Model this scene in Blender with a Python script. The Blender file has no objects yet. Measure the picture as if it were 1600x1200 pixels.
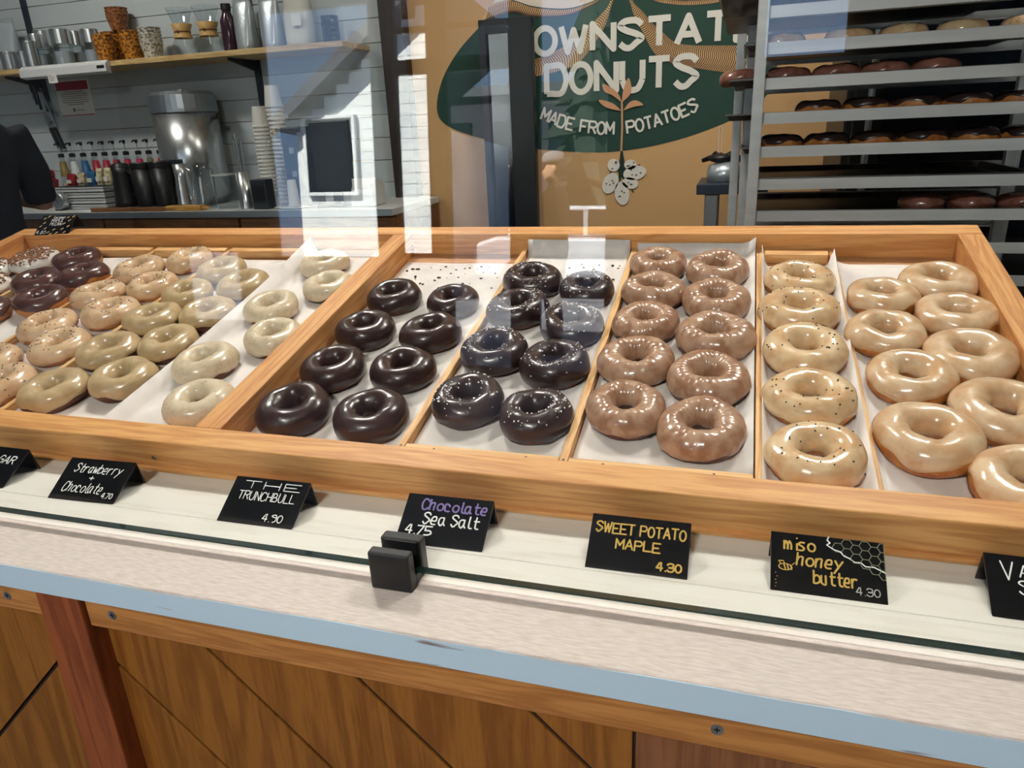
import bpy, math, random
from mathutils import Matrix, Vector
random.seed(7)
D = bpy.data
scene = bpy.context.scene
C = scene.collection

# ------------------------------------------------------------------ camera
# X runs along the counter, Y into the shop, Z up; the counter top is z = 0, the floor z = -0.86
FPX = 1125.0
PITCH, YAW, ROLL = (math.radians(a) for a in (19.8277, -17.7566, 2.6924))
CAM = Vector((0, 0, 0.42))
_f = Vector((math.sin(YAW)*math.cos(PITCH), math.cos(YAW)*math.cos(PITCH), -math.sin(PITCH)))
_r = Vector((math.cos(YAW), -math.sin(YAW), 0)); _d = _f.cross(_r)
RIGHT = math.cos(ROLL)*_r + math.sin(ROLL)*_d
DOWN = -math.sin(ROLL)*_r + math.cos(ROLL)*_d
FWD = _f
cam = D.objects.new('camera', D.cameras.new('camera'))
C.objects.link(cam)
cam.data.sensor_width = 36.0
cam.data.lens = 36.0*FPX/1600.0
cam.data.clip_start = 0.02
cam.matrix_world = Matrix(((RIGHT.x, -DOWN.x, -FWD.x, CAM.x), (RIGHT.y, -DOWN.y, -FWD.y, CAM.y),
                           (RIGHT.z, -DOWN.z, -FWD.z, CAM.z), (0, 0, 0, 1)))
scene.camera = cam
def at(px, py, Y):
    """the point at depth plane y = Y that the photograph shows at (px, py)"""
    d = RIGHT*((px-800)/FPX) + DOWN*((py-600)/FPX) + FWD
    return CAM + d*((Y-CAM.y)/d.y)

# ------------------------------------------------------------------ world, sun, exposure
scene.view_settings.view_transform = 'Standard'
scene.view_settings.look = 'None'
scene.view_settings.gamma = 1.0
scene.view_settings.exposure = 0.0
scene.view_settings.use_curve_mapping = False
scene.cycles.caustics_reflective = False
scene.cycles.caustics_refractive = False
w = D.worlds.new('sky'); scene.world = w; w.use_nodes = True
bg = w.node_tree.nodes['Background']
bg.inputs[0].default_value = (0.42, 0.62, 1.0, 1); bg.inputs[1].default_value = 3.0
sun = D.objects.new('sun', D.lights.new('sun', 'SUN')); C.objects.link(sun)
sun.data.energy = 62.0; sun.data.angle = 0.01; sun.data.color = (1.0, 0.97, 0.92)
sun.rotation_euler = Vector((0.35, -0.62, -0.70)).to_track_quat('-Z', 'Y').to_euler()

def area(name, loc, size, power, col, target=None):
    l = D.lights.new(name, 'AREA'); l.shape = 'RECTANGLE'; l.size, l.size_y = size
    l.energy = power; l.color = col
    o = D.objects.new(name, l); C.objects.link(o); o.location = loc
    if target is not None:
        o.rotation_euler = (Vector(target)-Vector(loc)).to_track_quat('-Z', 'Y').to_euler()
    return o
WARM = (1.0, 0.93, 0.85)
LAMPS = [(-1.25, 1.85, 1.93, 13.0), (0.45, 1.85, 1.93, 10.5), (-0.4, -1.5, 1.93, 21.0), (-2.7, 1.7, 1.93, 6.8), (-0.2, 2.0, 1.93, 8.0)]  # customer-side lamp stands in for window daylight; last one added to brighten tan wall
AIM = [(-0.75, 0.75, 0), (0.15, 0.75, 0), (-0.2, 0.4, -0.2), (-2.8, 3.0, 0.2), (-0.2, 3.1, 0.2)]
for i, (x, y, z, p) in enumerate(LAMPS):
    l_ = area('ceiling_lamp_light', (x, y, z), (0.45, 0.16), p, WARM, AIM[i]); l_.data.spread = math.radians(115)

# ------------------------------------------------------------------ helpers
def lin(r, g, b):
    f = lambda c: (c/255.0/12.92) if c/255.0 <= 0.04045 else ((c/255.0+0.055)/1.055)**2.4
    return (f(r), f(g), f(b), 1.0)

class MB:
    def __init__(s): s.v = []; s.f = []; s.m = []; s.mi = 0; s.lay = 0
    def add(s, vs, fs):
        o = len(s.v); s.v += [tuple(p) for p in vs]
        s.f += [tuple(i+o for i in f) for f in fs]; s.m += [s.mi]*len(fs); return s
    def box(s, x0, x1, y0, y1, z0, z1):
        v = [(x, y, z) for z in (z0, z1) for y in (y0, y1) for x in (x0, x1)]
        return s.add(v, [(0, 2, 3, 1), (4, 5, 7, 6), (0, 1, 5, 4), (2, 6, 7, 3), (0, 4, 6, 2), (1, 3, 7, 5)])
    def prism(s, poly, axis, a0, a1):
        """extrude a 2-D polygon along an axis: 'x' takes (y,z), 'y' takes (x,z), 'z' takes (x,y)"""
        f = {'x': lambda p, a: (a, p[0], p[1]), 'y': lambda p, a: (p[0], a, p[1]), 'z': lambda p, a: (p[0], p[1], a)}[axis]
        n = len(poly)
        v = [f(p, a0) for p in poly]+[f(p, a1) for p in poly]
        return s.add(v, [tuple(range(n-1, -1, -1)), tuple(range(n, 2*n))]+[(i, (i+1) % n, n+(i+1) % n, n+i) for i in range(n)])
    def lathe(s, prof, n=20, c=(0, 0, 0), cap=True):
        v = []; f = []
        for r, z in prof:
            for i in range(n):
                a = 2*math.pi*i/n; v.append((c[0]+r*math.cos(a), c[1]+r*math.sin(a), c[2]+z))
        for k in range(len(prof)-1):
            for i in range(n):
                j = (i+1) % n; f.append((k*n+i, k*n+j, (k+1)*n+j, (k+1)*n+i))
        if cap:
            f.append(tuple(range(n-1, -1, -1))); f.append(tuple((len(prof)-1)*n+i for i in range(n)))
        return s.add(v, f)
    def tube(s, pts, r, n=8, cap=True):
        pts = [Vector(p) for p in pts]; rr = r if isinstance(r, (list, tuple)) else [r]*len(pts)
        v = []; f = []; up = None
        for k, p in enumerate(pts):
            t = (pts[min(k+1, len(pts)-1)]-pts[max(k-1, 0)]).normalized()
            if up is None: up = Vector((0, 0, 1)) if abs(t.z) < 0.9 else Vector((1, 0, 0))
            a = t.cross(up).normalized(); b = t.cross(a).normalized(); up = -b if False else up
            for i in range(n):
                th = 2*math.pi*i/n; v.append(p+(a*math.cos(th)+b*math.sin(th))*rr[k])
        for k in range(len(pts)-1):
            for i in range(n):
                j = (i+1) % n; f.append((k*n+i, k*n+j, (k+1)*n+j, (k+1)*n+i))
        if cap:
            f.append(tuple(range(n-1, -1, -1))); f.append(tuple((len(pts)-1)*n+i for i in range(n)))
        return s.add(v, f)
    def loft(s, secs, n=20, p=2.0, cap=True):
        """secs: (cx, cy, z, halfx, halfy); superellipse sections stacked upward"""
        v = []; f = []
        for cx, cy, z, a, b in secs:
            for i in range(n):
                th = 2*math.pi*i/n; c, q = math.cos(th), math.sin(th)
                v.append((cx+a*math.copysign(abs(c)**(2/p), c), cy+b*math.copysign(abs(q)**(2/p), q), z))
        for k in range(len(secs)-1):
            for i in range(n):
                j = (i+1) % n; f.append((k*n+i, k*n+j, (k+1)*n+j, (k+1)*n+i))
        if cap:
            f.append(tuple(range(n-1, -1, -1))); f.append(tuple((len(secs)-1)*n+i for i in range(n)))
        return s.add(v, f)
    def ball(s, c, r, n=10, m=6):
        r = r if isinstance(r, (list, tuple)) else (r, r, r)
        v = [(c[0], c[1], c[2]-r[2])]; f = []
        for k in range(1, m):
            ph = -math.pi/2+math.pi*k/m
            for i in range(n):
                th = 2*math.pi*i/n
                v.append((c[0]+r[0]*math.cos(ph)*math.cos(th), c[1]+r[1]*math.cos(ph)*math.sin(th), c[2]+r[2]*math.sin(ph)))
        v.append((c[0], c[1], c[2]+r[2])); L = len(v)-1
        for i in range(n):
            j = (i+1) % n; f.append((0, 1+j, 1+i)); f.append((L, 1+(m-2)*n+i, 1+(m-2)*n+j))
            for k in range(m-2): f.append((1+k*n+i, 1+k*n+j, 1+(k+1)*n+j, 1+(k+1)*n+i))
        return s.add(v, f)
    def strip(s, path, wid, nrm=(0, -1, 0), caps=True, to3=None):
        """flat ribbon along a 2-D polyline, mitred at soft bends, split at sharp ones; to3 maps (x, y) to 3-D"""
        h = wid/2; nrm = getattr(to3, 'nrm', nrm)
        P = [path[0]]
        for q in path[1:]:
            if math.hypot(q[0]-P[-1][0], q[1]-P[-1][1]) > 1e-6: P.append(q)
        def put(pts2, faces):
            s.lay = (s.lay+1) % 14; e = s.lay*1.6e-5
            s.add([tuple(c+n_*e for c, n_ in zip(to3(x, y), nrm)) for x, y in pts2], faces)
        def disc(x, y): put([(x+h*math.cos(t*math.pi/6), y+h*math.sin(t*math.pi/6)) for t in range(12)], [tuple(range(12))])
        if len(P) == 1: disc(*P[0]); return s
        dirs = []
        for k in range(len(P)-1):
            dx, dy = P[k+1][0]-P[k][0], P[k+1][1]-P[k][1]; L = math.hypot(dx, dy); dirs.append((dx/L, dy/L))
        runs = [[0]]
        for k in range(1, len(P)-1):
            runs[-1].append(k)
            if dirs[k-1][0]*dirs[k][0]+dirs[k-1][1]*dirs[k][1] < 0.3: runs.append([k]); disc(*P[k])
        runs[-1].append(len(P)-1)
        for run in runs:
            pts = []; closed = run[0] == 0 and run[-1] == len(P)-1 and math.hypot(P[0][0]-P[-1][0], P[0][1]-P[-1][1]) < 1e-5
            for k in run:
                d0 = dirs[k-1] if k > run[0] else (dirs[-1] if closed else dirs[k]); d1 = dirs[k] if k < run[-1] else (dirs[0] if closed else dirs[k-1])
                tx, ty = d0[0]+d1[0], d0[1]+d1[1]; L = math.hypot(tx, ty) or 1; tx, ty = tx/L, ty/L
                m_ = h/max(0.6, tx*d1[0]+ty*d1[1]); pts += [(P[k][0]-ty*m_, P[k][1]+tx*m_), (P[k][0]+ty*m_, P[k][1]-tx*m_)]
            put(pts, [(2*i, 2*i+1, 2*i+3, 2*i+2) for i in range(len(run)-1)])
        if caps and math.hypot(P[0][0]-P[-1][0], P[0][1]-P[-1][1]) > 1e-5: disc(*P[0]); disc(*P[-1])
        return s
    def mesh(s, name, mats, smooth=False):
        me = D.meshes.new(name); me.from_pydata(s.v, [], s.f); me.update()
        for m in (mats if isinstance(mats, (list, tuple)) else [mats]): me.materials.append(m)
        me.polygons.foreach_set('material_index', s.m)
        if smooth: me.polygons.foreach_set('use_smooth', [True]*len(me.polygons))
        return me
    def build(s, name, mats, parent=None, smooth=False, bevel=0, loc=None, label=None):
        o = D.objects.new(name, s.mesh(name, mats, smooth)); C.objects.link(o)
        if parent is not None: o.parent = parent
        if loc is not None: o.location = loc
        if bevel:
            b = o.modifiers.new('bevel', 'BEVEL'); b.width = bevel; b.segments = 2; b.limit_method = 'ANGLE'
        if label: o['label'] = label
        return o

def empty(name, loc=(0, 0, 0), rot=(0, 0, 0), label=None, cat=None, group=None):
    o = D.objects.new(name, None); C.objects.link(o); o.empty_display_size = 0.05
    o.location = loc; o.rotation_euler = rot
    if label: tag(o, label, cat, group)
    return o
def tag(o, label, cat, group=None):
    o['label'] = label; o['category'] = cat
    if group: o['group'] = group
    return o
def struct(o): o['kind'] = 'structure'; return o
def inst(name, mesh, parent, loc=None, rot=None):
    o = D.objects.new(name, mesh); C.objects.link(o); o.parent = parent
    if loc is not None: o.location = loc
    if rot is not None: o.rotation_euler = rot
    return o

# ------------------------------------------------------------------ materials
def mat(name, col, rough=0.5, metal=0.0, col2=None, scale=20.0, stretch=(1, 1, 1), bump=0.0, bscale=None, coat=0.0,
        lo=0.35, hi=0.65, detail=4.0, trans=0.0, sss=0.0, spec=0.5, alpha=1.0, emit=None, estr=0.0, rand=0.0):
    m = D.materials.new(name); m.use_nodes = True; nt = m.node_tree; N = nt.nodes; L = nt.links
    p = N['Principled BSDF']
    p.inputs['Base Color'].default_value = col; p.inputs['Roughness'].default_value = rough
    p.inputs['Metallic'].default_value = metal; p.inputs['Coat Weight'].default_value = coat
    p.inputs['Coat Roughness'].default_value = 0.12
    p.inputs['Transmission Weight'].default_value = trans; p.inputs['Specular IOR Level'].default_value = spec
    if sss:
        p.inputs['Subsurface Weight'].default_value = sss
        p.inputs['Subsurface Radius'].default_value = (0.006, 0.003, 0.0015)
    if emit: p.inputs['Emission Color'].default_value = emit; p.inputs['Emission Strength'].default_value = estr
    if col2 is not None or bump:
        tc = N.new('ShaderNodeTexCoord'); mp = N.new('ShaderNodeMapping'); mp.inputs['Scale'].default_value = stretch
        L.new(tc.outputs['Object'], mp.inputs['Vector']); vec = mp.outputs['Vector']
        if rand:
            oi = N.new('ShaderNodeObjectInfo'); ad = N.new('ShaderNodeVectorMath'); ad.operation = 'SCALE'
            cb = N.new('ShaderNodeCombineXYZ')
            for k in range(3): L.new(oi.outputs['Random'], cb.inputs[k])
            L.new(cb.outputs[0], ad.inputs[0]); ad.inputs['Scale'].default_value = rand
            a2 = N.new('ShaderNodeVectorMath'); L.new(vec, a2.inputs[0]); L.new(ad.outputs[0], a2.inputs[1]); vec = a2.outputs[0]
        nz = N.new('ShaderNodeTexNoise'); nz.inputs['Scale'].default_value = scale; nz.inputs['Detail'].default_value = detail
        L.new(vec, nz.inputs['Vector'])
        if col2 is not None:
            cr = N.new('ShaderNodeValToRGB'); cr.color_ramp.elements[0].position = lo; cr.color_ramp.elements[1].position = hi
            cr.color_ramp.elements[0].color = col; cr.color_ramp.elements[1].color = col2
            L.new(nz.outputs['Fac'], cr.inputs['Fac']); L.new(cr.outputs['Color'], p.inputs['Base Color'])
        if bump:
            src = nz.outputs['Fac']
            if bscale:
                n2 = N.new('ShaderNodeTexNoise'); n2.inputs['Scale'].default_value = bscale; n2.inputs['Detail'].default_value = 5.0
                L.new(vec, n2.inputs['Vector']); src = n2.outputs['Fac']
            bp = N.new('ShaderNodeBump'); bp.inputs['Strength'].default_value = bump; bp.inputs['Distance'].default_value = 0.002
            L.new(src, bp.inputs['Height']); L.new(bp.outputs['Normal'], p.inputs['Normal'])
    return m

def wood(name, light, dark, axis='x', rough=0.52, scale=1.0, bands=26.0, coat=0.0):
    """grain lines running along an axis: a wave across it, distorted, plus fine streaks"""
    m = D.materials.new(name); m.use_nodes = True; nt = m.node_tree; N = nt.nodes; L = nt.links
    p = N['Principled BSDF']; p.inputs['Roughness'].default_value = rough; p.inputs['Coat Weight'].default_value = coat
    tc = N.new('ShaderNodeTexCoord'); oi = N.new('ShaderNodeObjectInfo')
    cb = N.new('ShaderNodeCombineXYZ')
    for k in range(3): L.new(oi.outputs['Random'], cb.inputs[k])
    ad = N.new('ShaderNodeVectorMath'); ad.operation = 'ADD'
    L.new(tc.outputs['Object'], ad.inputs[0]); L.new(cb.outputs[0], ad.inputs[1])
    mp = N.new('ShaderNodeMapping')
    st = {'x': (0.07, 1, 1), 'y': (1, 0.07, 1), 'z': (1, 1, 0.07)}[axis]
    mp.inputs['Scale'].default_value = tuple(k*scale for k in st); L.new(ad.outputs[0], mp.inputs['Vector'])
    n1 = N.new('ShaderNodeTexNoise'); n1.inputs['Scale'].default_value = bands; n1.inputs['Detail'].default_value = 3.0
    n1.inputs['Distortion'].default_value = 0.8
    L.new(mp.outputs[0], n1.inputs['Vector'])
    mul = N.new('ShaderNodeMath'); mul.operation = 'MULTIPLY'; mul.inputs[1].default_value = 34.0; L.new(n1.outputs['Fac'], mul.inputs[0])
    sn = N.new('ShaderNodeMath'); sn.operation = 'SINE'; L.new(mul.outputs[0], sn.inputs[0])
    n2 = N.new('ShaderNodeTexNoise'); n2.inputs['Scale'].default_value = 320.0; n2.inputs['Detail'].default_value = 3.0
    L.new(mp.outputs[0], n2.inputs['Vector'])
    a2 = N.new('ShaderNodeMath'); a2.operation = 'MULTIPLY_ADD'; a2.inputs[1].default_value = 0.22; L.new(sn.outputs[0], a2.inputs[0]); L.new(n2.outputs['Fac'], a2.inputs[2])
    cr = N.new('ShaderNodeValToRGB'); cr.color_ramp.elements[0].position = 0.22; cr.color_ramp.elements[1].position = 0.72
    cr.color_ramp.elements[0].color = dark; cr.color_ramp.elements[1].color = light
    L.new(a2.outputs[0], cr.inputs['Fac']); L.new(cr.outputs['Color'], p.inputs['Base Color'])
    bp = N.new('ShaderNodeBump'); bp.inputs['Strength'].default_value = 0.12; bp.inputs['Distance'].default_value = 0.001
    L.new(n2.outputs['Fac'], bp.inputs['Height']); L.new(bp.outputs['Normal'], p.inputs['Normal'])
    return m

def pane_mat(name, tint=(0.97, 0.985, 0.98, 1), f0=0.045):
    """clear sheet glass: what it lets through plus a mirror share that follows the viewing angle"""
    m = D.materials.new(name); m.use_nodes = True; nt = m.node_tree; N = nt.nodes; L = nt.links
    N.remove(N['Principled BSDF'])
    g = N.new('ShaderNodeNewGeometry'); dt = N.new('ShaderNodeVectorMath'); dt.operation = 'DOT_PRODUCT'
    L.new(g.outputs['Incoming'], dt.inputs[0]); L.new(g.outputs['Normal'], dt.inputs[1])
    ab = N.new('ShaderNodeMath'); ab.operation = 'ABSOLUTE'; L.new(dt.outputs['Value'], ab.inputs[0])
    om = N.new('ShaderNodeMath'); om.operation = 'SUBTRACT'; om.inputs[0].default_value = 1.0; L.new(ab.outputs[0], om.inputs[1])
    pw = N.new('ShaderNodeMath'); pw.operation = 'POWER'; pw.inputs[1].default_value = 5.0; L.new(om.outputs[0], pw.inputs[0])
    ma = N.new('ShaderNodeMath'); ma.operation = 'MULTIPLY_ADD'; ma.inputs[1].default_value = 1-f0; ma.inputs[2].default_value = f0; L.new(pw.outputs[0], ma.inputs[0])
    t = N.new('ShaderNodeBsdfTransparent'); t.inputs[0].default_value = tint
    gl = N.new('ShaderNodeBsdfGlossy'); gl.inputs['Roughness'].default_value = 0.0
    mx = N.new('ShaderNodeMixShader'); L.new(ma.outputs[0], mx.inputs[0]); L.new(t.outputs[0], mx.inputs[1]); L.new(gl.outputs[0], mx.inputs[2])
    L.new(mx.outputs[0], N['Material Output'].inputs['Surface'])
    return m

M = {}
M['pine_x'] = wood('pine along the counter', lin(224, 168, 104), lin(198, 136, 76), 'x')
M['pine_y'] = wood('pine across the tray', lin(220, 162, 98), lin(192, 128, 70), 'y')
M['pine_lite_x'] = wood('pale pine strip', lin(232, 190, 132), lin(206, 152, 92), 'x')
M['pine_lite_y'] = wood('pale pine strip across', lin(232, 190, 132), lin(206, 152, 92), 'y')
M['ply_tray'] = wood('tray base ply', lin(196, 148, 104), lin(168, 118, 76), 'x')
M['panel_wood'] = wood('varnished plywood', lin(150, 98, 38), lin(122, 74, 26), 'z', rough=0.38, scale=1.0, bands=14)
M['panel_brown'] = wood('brown plywood', lin(140, 92, 58), lin(118, 74, 46), 'z', rough=0.5)
M['rail_wood'] = wood('counter rail pine', lin(190, 132, 72), lin(162, 106, 54), 'x', bands=40)
M['post_wood'] = wood('red stained post', lin(150, 80, 42), lin(118, 58, 28), 'z')
M['shelf_wood'] = wood('shelf birch', lin(214, 186, 132), lin(184, 150, 96), 'x')
M['board_wood'] = wood('cutting board', lin(206, 160, 84), lin(176, 126, 60), 'x')
M['cab_wood'] = wood('cabinet oak', lin(140, 96, 60), lin(112, 74, 44), 'x')
M['white_top'] = mat('whitewashed plank', lin(224, 222, 214), 0.55, col2=lin(208, 204, 192), scale=70, stretch=(0.12, 1, 1), bump=0.25, bscale=160, lo=0.5, hi=0.78)
M['front_top'] = mat('sanded plank front', lin(214, 205, 198), 0.6, col2=lin(192, 181, 173), scale=420, stretch=(0.16, 1, 1), bump=0.25, bscale=500, lo=0.36, hi=0.74, detail=8)
M['blue_edge'] = mat('worn blue paint', lin(190, 216, 234), 0.5, col2=lin(130, 114, 110), scale=26, stretch=(0.25, 1, 2.2), bump=0.2, lo=0.66, hi=0.70, detail=6)
M['black_acrylic'] = mat('black acrylic', lin(14, 15, 18), 0.08, spec=0.5)
M['black_metal'] = mat('black powder coat', lin(11, 12, 15), 0.42)
M['black_plastic'] = mat('black plastic', lin(22, 24, 28), 0.42)
M['dark_track'] = mat('dark steel track', lin(40, 48, 56), 0.5)
M['chalk_white'] = mat('white paint pen', lin(235, 235, 232), 0.7)
M['chalk_grey'] = mat('grey chalk pen', lin(170, 170, 168), 0.7)
M['chalk_gold'] = mat('gold paint pen', lin(196, 160, 74), 0.5)
M['chalk_purple'] = mat('purple paint pen', lin(128, 110, 168), 0.7)
M['comb_grey'] = mat('grey green paint pen', lin(120, 122, 92), 0.6)
M['paper'] = mat('parchment paper', lin(232, 226, 222), 0.75, col2=lin(214, 208, 204), scale=18, bump=0.15, bscale=60)
M['glass'] = pane_mat('clear sheet glass')
M['glass_edge'] = mat('green glass edge', lin(18, 44, 40), 0.1)
M['jar_glass'] = pane_mat('jar glass', (0.86, 0.9, 0.92, 1), 0.06)
M['alu'] = mat('brushed aluminium', lin(214, 218, 220), 0.36, 0.3, col2=lin(198, 204, 208), scale=40, stretch=(0.05, 1, 1))
M['steel'] = mat('polished steel', lin(206, 210, 212), 0.26, 0.9)
M['steel_dull'] = mat('dull steel', lin(170, 178, 184), 0.35, 0.9)
M['pan'] = mat('baked sheet pan', lin(74, 68, 64), 0.4, 0.75, col2=lin(34, 28, 26), scale=30, lo=0.4, hi=0.7)
M['white_paint'] = mat('white wall paint', lin(186, 194, 198), 0.7)
M['board_line'] = mat('white wall board', lin(190, 200, 204), 0.6)
M['tan_paint'] = mat('tan wall paint', lin(208, 166, 114), 0.75)
M['ceil_paint'] = mat('ceiling paint', lin(222, 222, 218), 0.8)
M['floor_con'] = mat('grey floor', lin(122, 118, 112), 0.5, col2=lin(98, 94, 90), scale=3)
M['mural_green'] = mat('dark green mural paint', lin(16, 62, 50), 0.65)
M['mural_white'] = mat('cream mural paint', lin(226, 222, 212), 0.7)
M['mural_tan'] = mat('tan stripe paint', lin(220, 178, 122), 0.7)
M['mural_stripe'] = mat('brown stripe paint', lin(70, 46, 34), 0.7)
M['mural_leaf'] = mat('peach leaf paint', lin(206, 152, 112), 0.7)
M['mural_cloud'] = mat('pale cloud paint', lin(224, 210, 196), 0.7)
M['mural_dark'] = mat('dark root paint', lin(22, 48, 36), 0.7)
M['white_plastic'] = mat('white plastic', lin(214, 218, 218), 0.4)
M['paper_white'] = mat('white paper cup', lin(226, 226, 220), 0.6)
M['cup_amber'] = mat('amber printed cup', lin(206, 140, 44), 0.4, col2=lin(112, 66, 30), scale=95, lo=0.45, hi=0.56, detail=2)
M['cup_brown'] = mat('brown printed cup', lin(168, 104, 56), 0.45, col2=lin(96, 58, 34), scale=95, lo=0.45, hi=0.58, detail=2)
M['cup_grey'] = mat('grey printed cup', lin(204, 202, 190), 0.45, col2=lin(126, 124, 116), scale=95, lo=0.48, hi=0.56, detail=2)
M['foil'] = mat('crinkled foil bag', lin(186, 196, 202), 0.3, 0.55, bump=0.9, scale=22)
M['white_bag'] = mat('matte white bag', lin(198, 200, 190), 0.5, bump=0.4, scale=14)
M['grey_bag'] = mat('pale grey bag', lin(168, 178, 186), 0.45, bump=0.4, scale=14)
M['tanwood'] = mat('turned wood collar', lin(196, 160, 96), 0.5)
M['leather'] = mat('leather tie', lin(110, 72, 46), 0.6)
M['purple_drink'] = mat('dark berry drink', lin(58, 38, 52), 0.15)
M['red_plastic'] = mat('red plastic', lin(150, 24, 34), 0.3)
M['red_print'] = mat('crimson print', lin(156, 44, 66), 0.6)
M['print_grey'] = mat('grey print', lin(104, 110, 118), 0.7)
M['syr_red'] = mat('red syrup label', lin(160, 36, 56), 0.45)
M['syr_blue'] = mat('blue syrup label', lin(30, 92, 140), 0.45)
M['syr_gold'] = mat('gold syrup label', lin(140, 120, 52), 0.45)
M['syr_olive'] = mat('olive syrup label', lin(108, 104, 66), 0.45)
M['pink_label'] = mat('hot pink label', lin(190, 40, 84), 0.45)
M['cream_pack'] = mat('cream packet', lin(206, 196, 160), 0.5, col2=lin(150, 140, 104), scale=60, lo=0.5, hi=0.6)
M['yellow'] = mat('yellow knob', lin(214, 176, 40), 0.4)
M['dark_blue'] = mat('navy enamel', lin(38, 50, 66), 0.35)
M['dark_door'] = mat('near black frame', lin(12, 18, 26), 0.45)
M['dark_glass'] = mat('dark tinted pane', lin(14, 22, 32), 0.15)
M['screen'] = mat('switched off screen', lin(48, 52, 54), 0.35)
M['skin'] = mat('skin', lin(206, 158, 130), 0.55, sss=0.1)
M['hair'] = mat('dark hair', lin(22, 20, 22), 0.45, bump=0.6, scale=60, stretch=(1, 1, 0.15))
M['black_cloth'] = mat('black cotton', lin(20, 24, 30), 0.85, bump=0.2, scale=60)
M['brown_cloth'] = mat('brown jacket', lin(124, 92, 66), 0.8, bump=0.2, scale=60)
M['grey_cloth'] = mat('grey cloth', lin(120, 124, 130), 0.85)
M['denim'] = mat('dark denim', lin(46, 56, 78), 0.85)
M['shoe'] = mat('dark leather shoe', lin(40, 34, 30), 0.5)
M['eye'] = mat('eye', lin(30, 24, 22), 0.2)
M['lip'] = mat('lips', lin(168, 100, 92), 0.5)
M['lamp'] = mat('lamp diffuser', lin(255, 240, 220), 0.5, emit=(1, 0.9, 0.76, 1), estr=6.0)
M['frame_brown'] = mat('brown window frame', lin(52, 44, 40), 0.45)
M['siding'] = mat('white siding', lin(244, 244, 240), 0.7, col2=lin(206, 212, 216), scale=2.2, lo=0.45, hi=0.75)
M['roof'] = mat('grey roof', lin(84, 84, 90), 0.8)
M['asphalt'] = mat('grey pavement', lin(132, 132, 136), 0.85, col2=lin(104, 104, 108), scale=2)
M['leafgreen'] = mat('evergreen foliage', lin(16, 28, 22), 0.8, col2=lin(30, 44, 32), scale=5)
M['bark'] = mat('tree bark', lin(62, 50, 44), 0.9, bump=0.5, scale=12)
M['car_paint'] = mat('silver car paint', lin(196, 198, 206), 0.25, 0.3, coat=0.6)
M['car_glass'] = mat('car window', lin(20, 24, 30), 0.06)
M['tyre'] = mat('tyre', lin(20, 20, 20), 0.8)
M['orange_pot'] = mat('terracotta red panel', lin(176, 84, 62), 0.6)

# ------------------------------------------------------------------ stroke lettering
FONT = {'A': "00 26 40|12 32", 'B': "00 06 26 35 34 23 03|23 33 42 41 30 00", 'C': "~45 36 16 04 02 10 30 41",
 'D': "00 06 16|~16 36 44 42 30 10|10 00", 'E': "40 00 06 46|03 33", 'F': "00 06 46|03 33", 'G': "~45 36 16 04 02 10 30 42|42 43 23",
 'H': "00 06|40 46|03 43", 'K': "00 06|46 03 40", 'L': "06 00 40", 'M': "00 06 22 46 40", 'N': "00 06 40 46", 'O': "@4 6",
 'P': "00 06 26|~26 36 45 44 33 23|23 03", 'R': "00 06 26|~26 36 45 44 33 23|23 03|23 40", 'S': "~45 36 16 05 14 33 42 31 20 10 01",
 'T': "06 46|26 20", 'U': "06 02|~02 10 30 42|42 46", 'V': "06 20 46", 'W': "06 10 25 30 46",
 'a': "~34 14 03 01 10 20 32|34 31 40", 'b': "06 00|~03 24 43 41 20 00", 'c': "~33 24 04 01 10 30", 'd': "~34 14 03 01 10 20 32|36 31 40",
 'e': "~02 32 34 14 02 01 10 30", 'h': "06 00|~02 14 34 32 30", 'i': "23 20|26 26", 'l': "~16 11 20 30",
 'm': "04 00|~02 14 22 20|~22 34 42 40", 'n': "04 00|~02 14 34 32 30", 'o': "@4 4", 'r': "04 00|~02 14 34",
 's': "~34 14 03 22 31 20 00", 't': "~26 21 30 40|14 44", 'u': "~04 01 10 30 34|34 30", 'w': "04 10 23 30 44", 'y': "04 21|44 0y",
 '0': "@4 6", '3': "~05 16 36 45 33 13|~13 43 41 30 10 01", '4': "26 02 42|36 30", '5': "46 06 03|~03 33 42 41 20 00",
 '7': "06 46 10", '8': "~23 35 26 15 23 41 20 01 23", '9': "~44 24 05 26 45 41 20", '.': "10 10", '+': "25 21|03 43", '-': "03 43", ' ': ""}
def _pt(t): return (float(t[0]), {'x': -1.0, 'y': -2.0}.get(t[1]) if t[1] in 'xy' else float(t[1]))
def glyph(ch):
    out = []
    for part in FONT[ch].split('|'):
        if not part: continue
        if part[0] == '@':
            W, H = (float(k) for k in part[1:].split())
            out.append([(W/2+W/2*math.cos(2*math.pi*i/20), H/2+H/2*math.sin(2*math.pi*i/20)) for i in range(21)]); continue
        sm = part[0] == '~'; P = [_pt(t) for t in part.lstrip('~').split()]
        if sm:
            Q = [P[0]]+P+[P[-1]]; R = []
            for k in range(1, len(Q)-2):
                for j in range(5):
                    t = j/5; a, b, c, d = Q[k-1], Q[k], Q[k+1], Q[k+2]
                    R.append(tuple(0.5*(2*b[i]+(c[i]-a[i])*t+(2*a[i]-5*b[i]+4*c[i]-d[i])*t*t+(3*b[i]-a[i]-3*c[i]+d[i])*t**3) for i in (0, 1)))
            R.append(P[-1]); P = R
        out.append(P)
    return out
def gw(ch): return {' ': 3.0, '.': 2.2, 'i': 3.0, 'l': 3.2, 'm': 5.2, 'W': 6.0, 'M': 5.6, 'w': 5.2}.get(ch, 5.2)
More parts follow.
